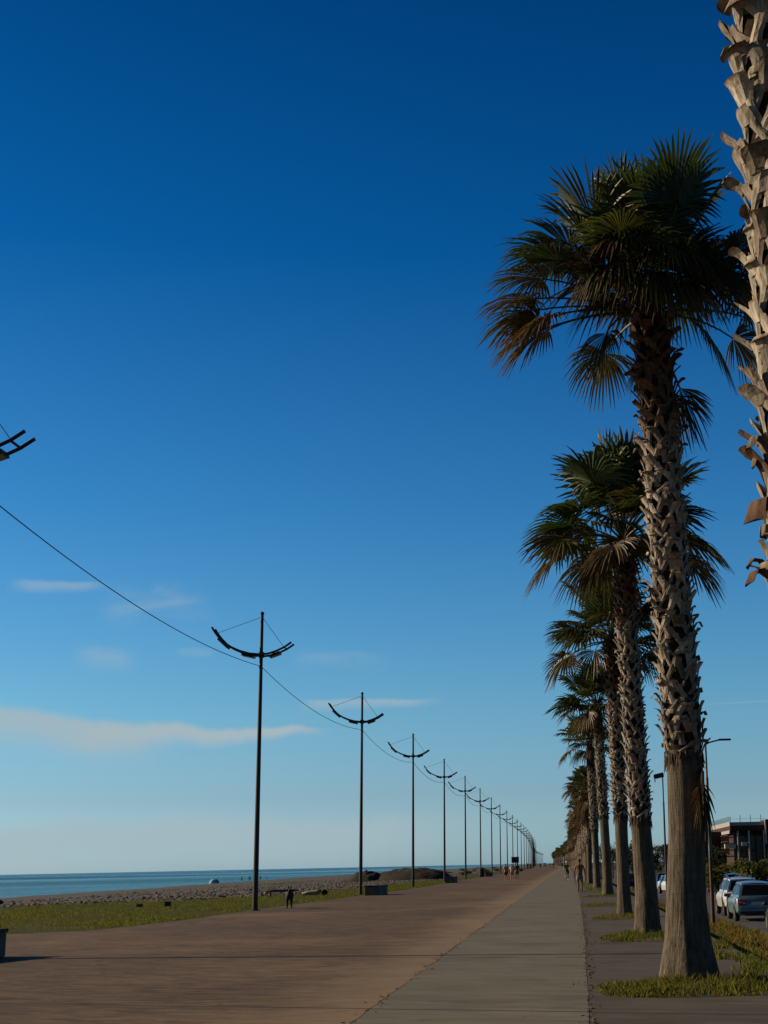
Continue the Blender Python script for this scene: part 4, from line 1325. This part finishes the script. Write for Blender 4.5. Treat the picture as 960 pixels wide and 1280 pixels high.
        mb.build('reversing_lamp', M_LITE, t)
        zf = c['st'][-3][3] - .12
        mb = MB(); mb.ball((s * .66, y1 - .16, zf), (.15, .13, .075), 12, 8); mb.build('headlight', M_LITE, root, smooth=True)
        mb = MB(); mb.ball((s * (W + .10), .82, zb + .03), (.10, .06, .075), 10, 7); mb.tube([(s * (W - .06), .84, zb - .02), (s * (W + .05), .82, zb + .02)], .02, 6)
        mb.build('mirror', M_PLAST, root, smooth=True)
    mb = MB(); mb.box(-.78, .78, y0 - .03, y0 + .12, .30, .40); mb.box(-.55, .55, y0 - .015, y0 + .1, .24, .30); mb.build('bumper_trim', M_PLAST, root, bevel=.02)
    mb = MB(); mb.box(-.76, .76, y0 - .045, y0 + .08, .42, .50); mb.build('rear_bumper', paint, root, bevel=.03)
    mb = MB(); mb.box(-.26, .26, y0 - .028, y0 + .02, zt - .19, zt - .08); mb.build('number_plate', M_PLATE, root)
    mb = MB(); mb.box(-.6, .6, y1 - .1, y1 + .012, .36, .50); mb.build('grille', M_PLAST, root, bevel=.02)
    if rack:
        for s in (-1, 1):
            mb = MB(); mb.tube([(s * .55, yr[1], zr + .02), (s * .55, yr[1] + .1, zr + .09), (s * .55, yr[3] - .1, zr + .09), (s * .55, yr[3], zr + .02)], .02, 6); mb.build('roof_rail', M_PLAST, root)
    return root
def paint(name, col): return plain(name, col, .28, .25, .06, 3, .5, .5)
P_BLUE = paint('steel_blue_paint', (.17, .28, .32)); P_WHITE = paint('white_car_paint', (.72, .72, .70)); P_DARK = paint('dark_blue_paint', (.012, .016, .03)); P_GREY = paint('grey_paint', (.09, .10, .125)); P_NAVY = paint('navy_paint', (.03, .06, .085))
def cz(y): return z_lot(y) + .004
car('steel blue hatchback seen from behind, parked on the lane', 'hatch', P_BLUE, (7.83, 66.4, cz(66)), 0)
car('white SUV parked just ahead of the steel blue hatchback', 'suv', P_WHITE, (8.12, 74.0, cz(74)), R(1), rack=True)
car('grey saloon nearest the camera, mostly beyond the right picture edge', 'sedan', P_GREY, (7.86, 53.3, cz(53)), 0)
car('dark navy estate whose roof shows beyond the white SUV', 'suv', P_NAVY, (12.4, 116, cz(116)), 0, rack=True)
car('blue-grey car behind the rusty lamp post, beyond the white SUV', 'hatch', P_NAVY, (13.6, 140, cz(140)), 0)
car('small white car left of the rusty lamp post, facing the camera', 'hatch', P_WHITE, (13.4, 152, cz(152)), PI + .2)
car('black SUV facing the camera between the second palm and the sunlit trunk', 'suv', P_DARK, (9.75, 158, cz(158)), PI)
car('white car partly hidden behind the left side of the sunlit palm trunk', 'hatch', P_WHITE, (9.3, 137, cz(137)), PI + .3)
car('dark car glimpsed between the second and third palm trunks', 'suv', P_DARK, (6.9, 170, cz(170)), PI)
car('white van-like car far down the promenade near the vanishing point', 'suv', P_WHITE, (-12.5, 760, 0), 0)

# ------------------------------------------------------------------ building behind the hedge
M_FASC = plain('pale_roof_fascia', (.38, .34, .30), .8, 0, .2, 1)
M_RBRN = plain('red_brown_lattice', (.045, .02, .016), .8, 0, .4, 2)
M_DGLS = plain('dark_shop_glass', (.02, .024, .026), .2, 0, .2, 1, .5)
M_COLM = plain('white_column', (.6, .59, .56), .8, 0, .1, 3)
M_RAIL = plain('dark_railing', (.03, .03, .035), .6, .3, .2, 3)
M_CREAM = plain('cream_panel', (.62, .58, .42), .8, 0, .1, 3)
bx, by, bz = 23.4, 220, -1.6
root = thing('seaside_building', 'two-storey flat-roofed building with roof railing and red-brown lattice behind the bushes', 'building', (bx, by, 0))
mb = MB(); mb.box(.5, 10., .8, 12, bz, 5.75); mb.box(-3., .5, 12., 42, bz, 5.75); mb.build('wall', M_RBRN, root)
mb = MB(); mb.box(.0, 5.2, .0, 14, 6.35, 6.85); mb.box(-.05, 0, 0, 60, 6.3, 6.9); mb.build('roof_edge', M_FASC, root)
mb = MB(); mb.box(0.0, 5.2, .02, 60, 5.6, 6.348); mb.build('roof_slab', M_RBRN, root)
mb = MB(); mb.box(-.1, .0, .3, 60, 5.25, 5.7); mb.build('lower_band', M_FASC, root)
mb = MB()
for k in range(46):
    y = 1 + k * 1.25
    mb.box(-.25, -.12, y, y + .12, 2.2, 5.2)
for k in range(16):
    mb.box(.2 + k * .32, .28 + k * .32, .45, .6, 5.0, 5.58)
for z in (2.3, 3.2, 4.1, 5.0):
    mb.box(-.3, -.12, .9, 58, z, z + .09)
mb.build('lattice', M_RBRN, root)
mb = MB()
for a, b in (((1.1, 2.2), (2.9, 4.9)), ((2.35, 3.6), (2.9, 4.9)), ((3.8, 5.4), (1.4, 4.9)), ((1.1, 2.2), (.2, 2.7)), ((2.35, 3.6), (.2, 2.7))):
    mb.box(a[0], a[1], .7, .797, b[0], b[1])
mb.build('window', M_DGLS, root)
for x in (1.0, 2.6, 4.75):
    mb = MB(); mb.box(x, x + .2, .05, .25, bz, 5.58); mb.build('column', M_COLM, root)
mb = MB(); mb.box(-.9, .65, -.5, .4, 3.15, 3.75); mb.build('awning', M_CREAM, root)
mb = MB(); mb.box(1.6, 2.35, -.1, .35, 3.45, 4.0); mb.build('sign_panel', M_COLM, root)
mb = MB()
for k in range(40):
    mb.box(.1, .15, .1 + k * 1.5, .15 + k * 1.5, 6.85, 7.65)
for z in (7.6, 7.2):
    mb.box(.1, .14, .1, 59, z, z + .05)
for x in (1.5, 3.0, 4.5):
    mb.box(x, x + .07, .1, .17, 6.85, 7.85)
mb.box(.1, 5.2, .1, .13, 7.28, 7.31)
mb.build('roof_railing', M_RAIL, root)
mb = MB(); mb.box(5.2, 9, -.6, 5, bz, 7.15); mb.build('stair_tower', M_RBRN, root)
mb = MB(); mb.box(5.0, 5.2, -.8, .2, bz + 5.3, 7.1); mb.build('tower_edge', M_FASC, root)
root = thing('pavilion', 'small flat-roofed pavilion with a cream band left of the larger building', 'pavilion', (21., 245, 0))
mb = MB(); mb.box(-.4, 2.2, 0, 6, -1.6, 4.9); mb.build('wall', M_DGLS, root)
mb = MB(); mb.box(-1.2, 2.6, -.8, 7, 4.9, 5.25); mb.build('roof', M_FASC, root)
mb = MB(); mb.box(-.5, 2.3, -.3, -.02, 3.1, 3.85); mb.build('band', M_CREAM, root)
mb = MB(); mb.box(-.55, -.4, -.35, -.15, -1.6, 4.9); mb.build('column', M_COLM, root)

# ------------------------------------------------------------------ bushes and background trees
M_LEAFY = tinted('broad_leaf', .6, .3, .3, 3., .3)
def leafcloud(mb, c, r, n, size, tints, rg):
    clumps = []
    for _ in range(max(6, n // 130)):
        while True:
            p = Vector((rg.uniform(-1, 1), rg.uniform(-1, 1), rg.uniform(-.8, 1)))
            if .2 < p.length < 1: break
        clumps.append((p * .8, rg.uniform(.22, .42), rg.uniform(.65, 1.3), rg.choice(tints)))
    for _ in range(n):
        p, cr, k, t = rg.choice(clumps)
        q = Vector((rg.gauss(0, 1), rg.gauss(0, 1), rg.gauss(0, 1))).normalized() * cr * rg.uniform(.5, 1.08)
        w = p + q
        w = Vector((c[0] + w.x * r[0], c[1] + w.y * r[1], c[2] + w.z * r[2]))
        a = Vector((rg.gauss(0, 1), rg.gauss(0, 1), rg.gauss(0, 1))).normalized()
        b = a.orthogonal().normalized()
        s = size * rg.uniform(.6, 1.4)
        kk = k * rg.uniform(.75, 1.25)
        mb.add([tuple(w - a * s), tuple(w + b * s * .5), tuple(w + a * s), tuple(w - b * s * .5)], [(0, 1, 2, 3)], tuple(x * kk for x in t))
BUSHG = [(.08, .095, .02), (.11, .12, .026), (.06, .075, .02), (.14, .13, .03)]
DARKG = [(.022, .034, .013), (.032, .042, .015), (.04, .045, .016)]
def tree(name, label, cat, loc, trunk_h, r, n, size, tints, seed, group):
    rg = random.Random(seed)
    root = thing(name, label, cat, loc, 0, group)
    mb = MB()
    top = Vector((rg.uniform(-.1, .1), 0, trunk_h))
    mb.tube([(0, 0, -.1), tuple(top * .5), tuple(top)], [.05 * r[2] + .05, .04 * r[2] + .04, .03 * r[2] + .02], 7)
    for k in range(5):
        a = k * 1.3 + rg.random()
        mb.tube([tuple(top * .8), tuple(top + Vector((math.cos(a) * r[0] * .5, math.sin(a) * r[1] * .5, r[2] * .5)))], [.03 * r[2] + .01, .012], 5)
    mb.build('trunk' if cat == 'tree' else 'stem', M_WOODD, root)
    mb = MB(); leafcloud(mb, (0, 0, trunk_h + r[2] * .75), r, n, size, tints, rg)
    mb.build('crown' if cat == 'tree' else 'foliage', M_LEAFY, root)
    return root
bl = [(10.6, 122, 1.5), (12.3, 112, 1.7), (14.0, 106, 1.9), (15.6, 108, 2.0), (11.4, 132, 1.7), (13.2, 124, 1.8), (15.2, 122, 2.0), (17., 126, 2.1), (16.6, 104, 1.9), (18.2, 110, 2.0), (14.6, 140, 2.1), (17, 142, 2.2), (19.5, 138, 2.3)]
for i, (x, y, h) in enumerate(bl):
    tree('bush', 'yellow-green leafy bush in the hedge below the flat-roofed building', 'bush', (x + 1.2, y, z_lot(y)), .5, (1.6, 1.5, h * .74), 2600, .10, BUSHG, 300 + i, 'hedge bushes behind the cars')
tl = [(9.95, 150, 1.9, 1.3), (9.0, 165, 1.2, 1.7), (11.0, 185, 1.6, 1.9), (7.2, 175, 1.6, 1.7), (6.0, 190, 1.7, 1.9), (13.2, 178, 1.4, 1.9), (8.4, 205, 2.2, 2.1), (15.5, 195, 1.6, 2.0), (17.5, 185, 1.4, 1.9), (6.2, 230, 2.4, 2.3), (10.8, 240, 2.4, 2.6), (5.5, 270, 2.4, 2.6), (8.5, 300, 3., 3.)]
for i, (x, y, th, r) in enumerate(tl):
    lab = 'round-headed dark tree standing out between the second palm and the sunlit trunk' if i == 0 else 'dark leafy tree in the belt behind the palms and parked cars'
    tree('background_tree', lab, 'tree', (x, y, z_lot(y)), th + .9, (r, r, r * .8), 1500, .11, DARKG, 400 + i, 'trees behind the parking lane')
for i, (x, y, r) in enumerate([(-15.5, 225, .9), (-17, 245, 1.1), (-15, 270, 1.0), (-18, 300, 1.3), (-16, 340, 1.2), (-14.6, 380, 1.2)]):
    tree('shrub', 'low dark shrub on the coast grass beyond the earth mounds', 'shrub', (x, y, 0), .1, (r * 1.5, r, r * .5), 500, .08, DARKG, 500 + i, 'coast shrubs')

# ------------------------------------------------------------------ sky, sun, camera
SUN_EL, SUN_TILT = R(23.5), R(11)
S = Vector((-math.cos(SUN_TILT) * math.cos(SUN_EL), math.sin(SUN_TILT) * math.cos(SUN_EL), math.sin(SUN_EL)))
world = bpy.data.worlds.new('World'); scene.world = world
world.use_nodes = True
nt = NT(world.node_tree)
bg = world.node_tree.nodes['Background']
sky = nt.n('ShaderNodeTexSky', sky_type='NISHITA')
sky.sun_disc = False
sky.sun_elevation = SUN_EL
sky.sun_rotation = math.atan2(S.x, S.y)
sky.altitude = 0; sky.air_density = 1.0; sky.dust_density = .6; sky.ozone_density = 3.5
d = nt.coord('Generated')
sx, sy, sz = nt.sep(d)
el = nt.m('MULTIPLY', nt.m('ARCSINE', sz), 180 / PI)
az = nt.m('MULTIPLY', nt.m('ARCTAN2', sx, sy), 180 / PI)
col = sky.outputs[0]
SKYGRADE = [(-1., (.74, 1.15, 1.70)), (.4, (.73, 1.12, 1.64)), (2.6, (.595, .85, 1.16)), (5.4, (.505, .87, 1.07)), (8.5, (.375, .81, 1.05)), (13.4, (.193, .68, 1.0)), (23.2, (.02, .44, .82)), (32, (.005, .315, .64)), (44, (.02, .10, .22)), (60, (.03, .07, .14))]  # topmost stops darken the unseen overhead sky on purpose, keeping shadows deep
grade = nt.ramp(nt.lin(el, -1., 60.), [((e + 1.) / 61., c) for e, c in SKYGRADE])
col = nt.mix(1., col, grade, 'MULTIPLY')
def cloud(a0, a1, ecen, up, down, slope, seed, taper=0., thr=(.15, .5), fa=(3, 5), scale=.55):
    """soft streak of cloud between azimuths a0..a1 (degrees), crisp above and fading below"""
    wob = nt.n('ShaderNodeCombineXYZ')
    nt.put(wob.inputs[0], nt.m('MULTIPLY', az, .35)); wob.inputs[1].default_value = seed * 1.7
    e2 = nt.m('SUBTRACT', nt.m('SUBTRACT', el, ecen), nt.m('MULTIPLY', nt.m('SUBTRACT', az, a0), slope))
    e2 = nt.m('SUBTRACT', e2, nt.m('MULTIPLY', nt.m('SUBTRACT', nt.noise(wob.outputs[0], 1., 4, .6), .5), up * 1.6))
    if taper:                                 # thins out towards its right end
        e2 = nt.m('DIVIDE', e2, nt.m('SUBTRACT', 1., nt.m('MULTIPLY', nt.lin(az, a0, a1), taper)))
    cmb = nt.n('ShaderNodeCombineXYZ')
    nt.put(cmb.inputs[0], nt.m('MULTIPLY', az, .30)); nt.put(cmb.inputs[1], nt.m('MULTIPLY', el, 1.1)); cmb.inputs[2].default_value = seed
    n = nt.noise(cmb.outputs[0], scale * 1.6, 6, .6, .8)
    n = nt.smooth(n, *thr)
    w = nt.m('MULTIPLY', nt.smooth(e2, -down, 0.), nt.smooth(e2, up, up * .15))
    h = nt.m('MULTIPLY', nt.smooth(az, a0 - fa[0], a0 + fa[0] * .3), nt.smooth(az, a1, a1 - fa[1]))
    return nt.m('MULTIPLY', nt.m('MULTIPLY', w, h), n)
CL = (3.6, 4.6, 5.1)
masks = [(cloud(-30, -14.2, 6.75, .55, 1.5, -.13, 3.1, 0, (.1, .45), (3, 4)), .85), (cloud(-17.6, -8.8, 4.95, .6, 1.0, .02, 6.3, .8, (.05, .4), (2.2, 2.)), 1.),
         (cloud(-40, -2, 1.25, .9, 2.2, 0, 9.2, 0, (-.3, .5), (3, 7)), .75), (cloud(-20.3, -17.2, 10.35, .25, .45, .03, 1.4, .4, (.1, .5), (.8, 1.2)), .42),
         (cloud(-17, -13, 9.9, .9, 1.2, -.1, 21.4, 0, (.35, .75), (1, 2)), .35), (cloud(-9.6, -4.4, 6.15, .22, .45, 0, 5.5, .5, (.1, .5), (.8, 2.)), .55), (cloud(-10, -6.5, 7.9, .4, .6, -.08, 12.5, 0, (.3, .7), (.8, 1.5)), .3),
         (cloud(-18, -16, 7.7, .6, .9, 0, 15.5, 0, (.2, .7), (.8, 1.)), .3), (cloud(-14.6, -13.2, 8.05, .2, .3, 0, 17.5, 0, (.1, .6), (.4, .6)), .3), (cloud(-7.2, -5.6, 1.5, .7, 1.2, 0, 19.5, 0, (.3, .7), (.5, .8)), .3)]
for mk, amt in masks:
    col = nt.mix(nt.m('MULTIPLY', mk, amt), col, CL)
# faint contrail far right
tr = nt.m('MULTIPLY', nt.smooth(nt.m('ABSOLUTE', nt.m('SUBTRACT', el, nt.m('ADD', 5.68, nt.m('MULTIPLY', az, .02)))), .05, .0), nt.smooth(az, 4.6, 6.5))
col = nt.mix(nt.m('MULTIPLY', tr, .22), col, CL)
# added dimming of the unseen sky beside and behind the viewer, cuts fill light
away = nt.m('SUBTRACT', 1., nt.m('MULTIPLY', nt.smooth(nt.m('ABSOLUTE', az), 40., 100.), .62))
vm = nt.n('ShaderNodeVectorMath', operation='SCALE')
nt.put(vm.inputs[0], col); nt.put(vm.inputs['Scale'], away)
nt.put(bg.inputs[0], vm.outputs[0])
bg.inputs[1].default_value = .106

sun = bpy.data.lights.new('sun', 'SUN')
sun.energy = 5.; sun.angle = R(.5); sun.color = (1., .79, .54)
so = bpy.data.objects.new('sun', sun); COL.objects.link(so)
so.rotation_euler = S.to_track_quat('Z', 'Y').to_euler()
so.location = (-30, 0, 40)

cd = bpy.data.cameras.new('camera')
cd.sensor_width = 36; cd.lens = 1850 / 1280 * 36
cd.shift_x = -(686 - 480) / 1280
cd.clip_start = .1; cd.clip_end = 120000
co = bpy.data.objects.new('camera', cd); COL.objects.link(co)
M3 = Matrix(((.9996938, .0232217, .0085468), (.0136745, -.2305922, -.9729544), (-.0206228, .9727734, -.2308391)))
# columns: right, up, back
co.matrix_world = Matrix.Translation((0, 0, 1.6)) @ M3.to_4x4()
scene.camera = co

vs_ = scene.view_settings
vs_.view_transform = 'Standard'; vs_.look = 'None'; vs_.gamma = 1; vs_.use_curve_mapping = False
vs_.exposure = -.05
scene.cycles.max_bounces = 6
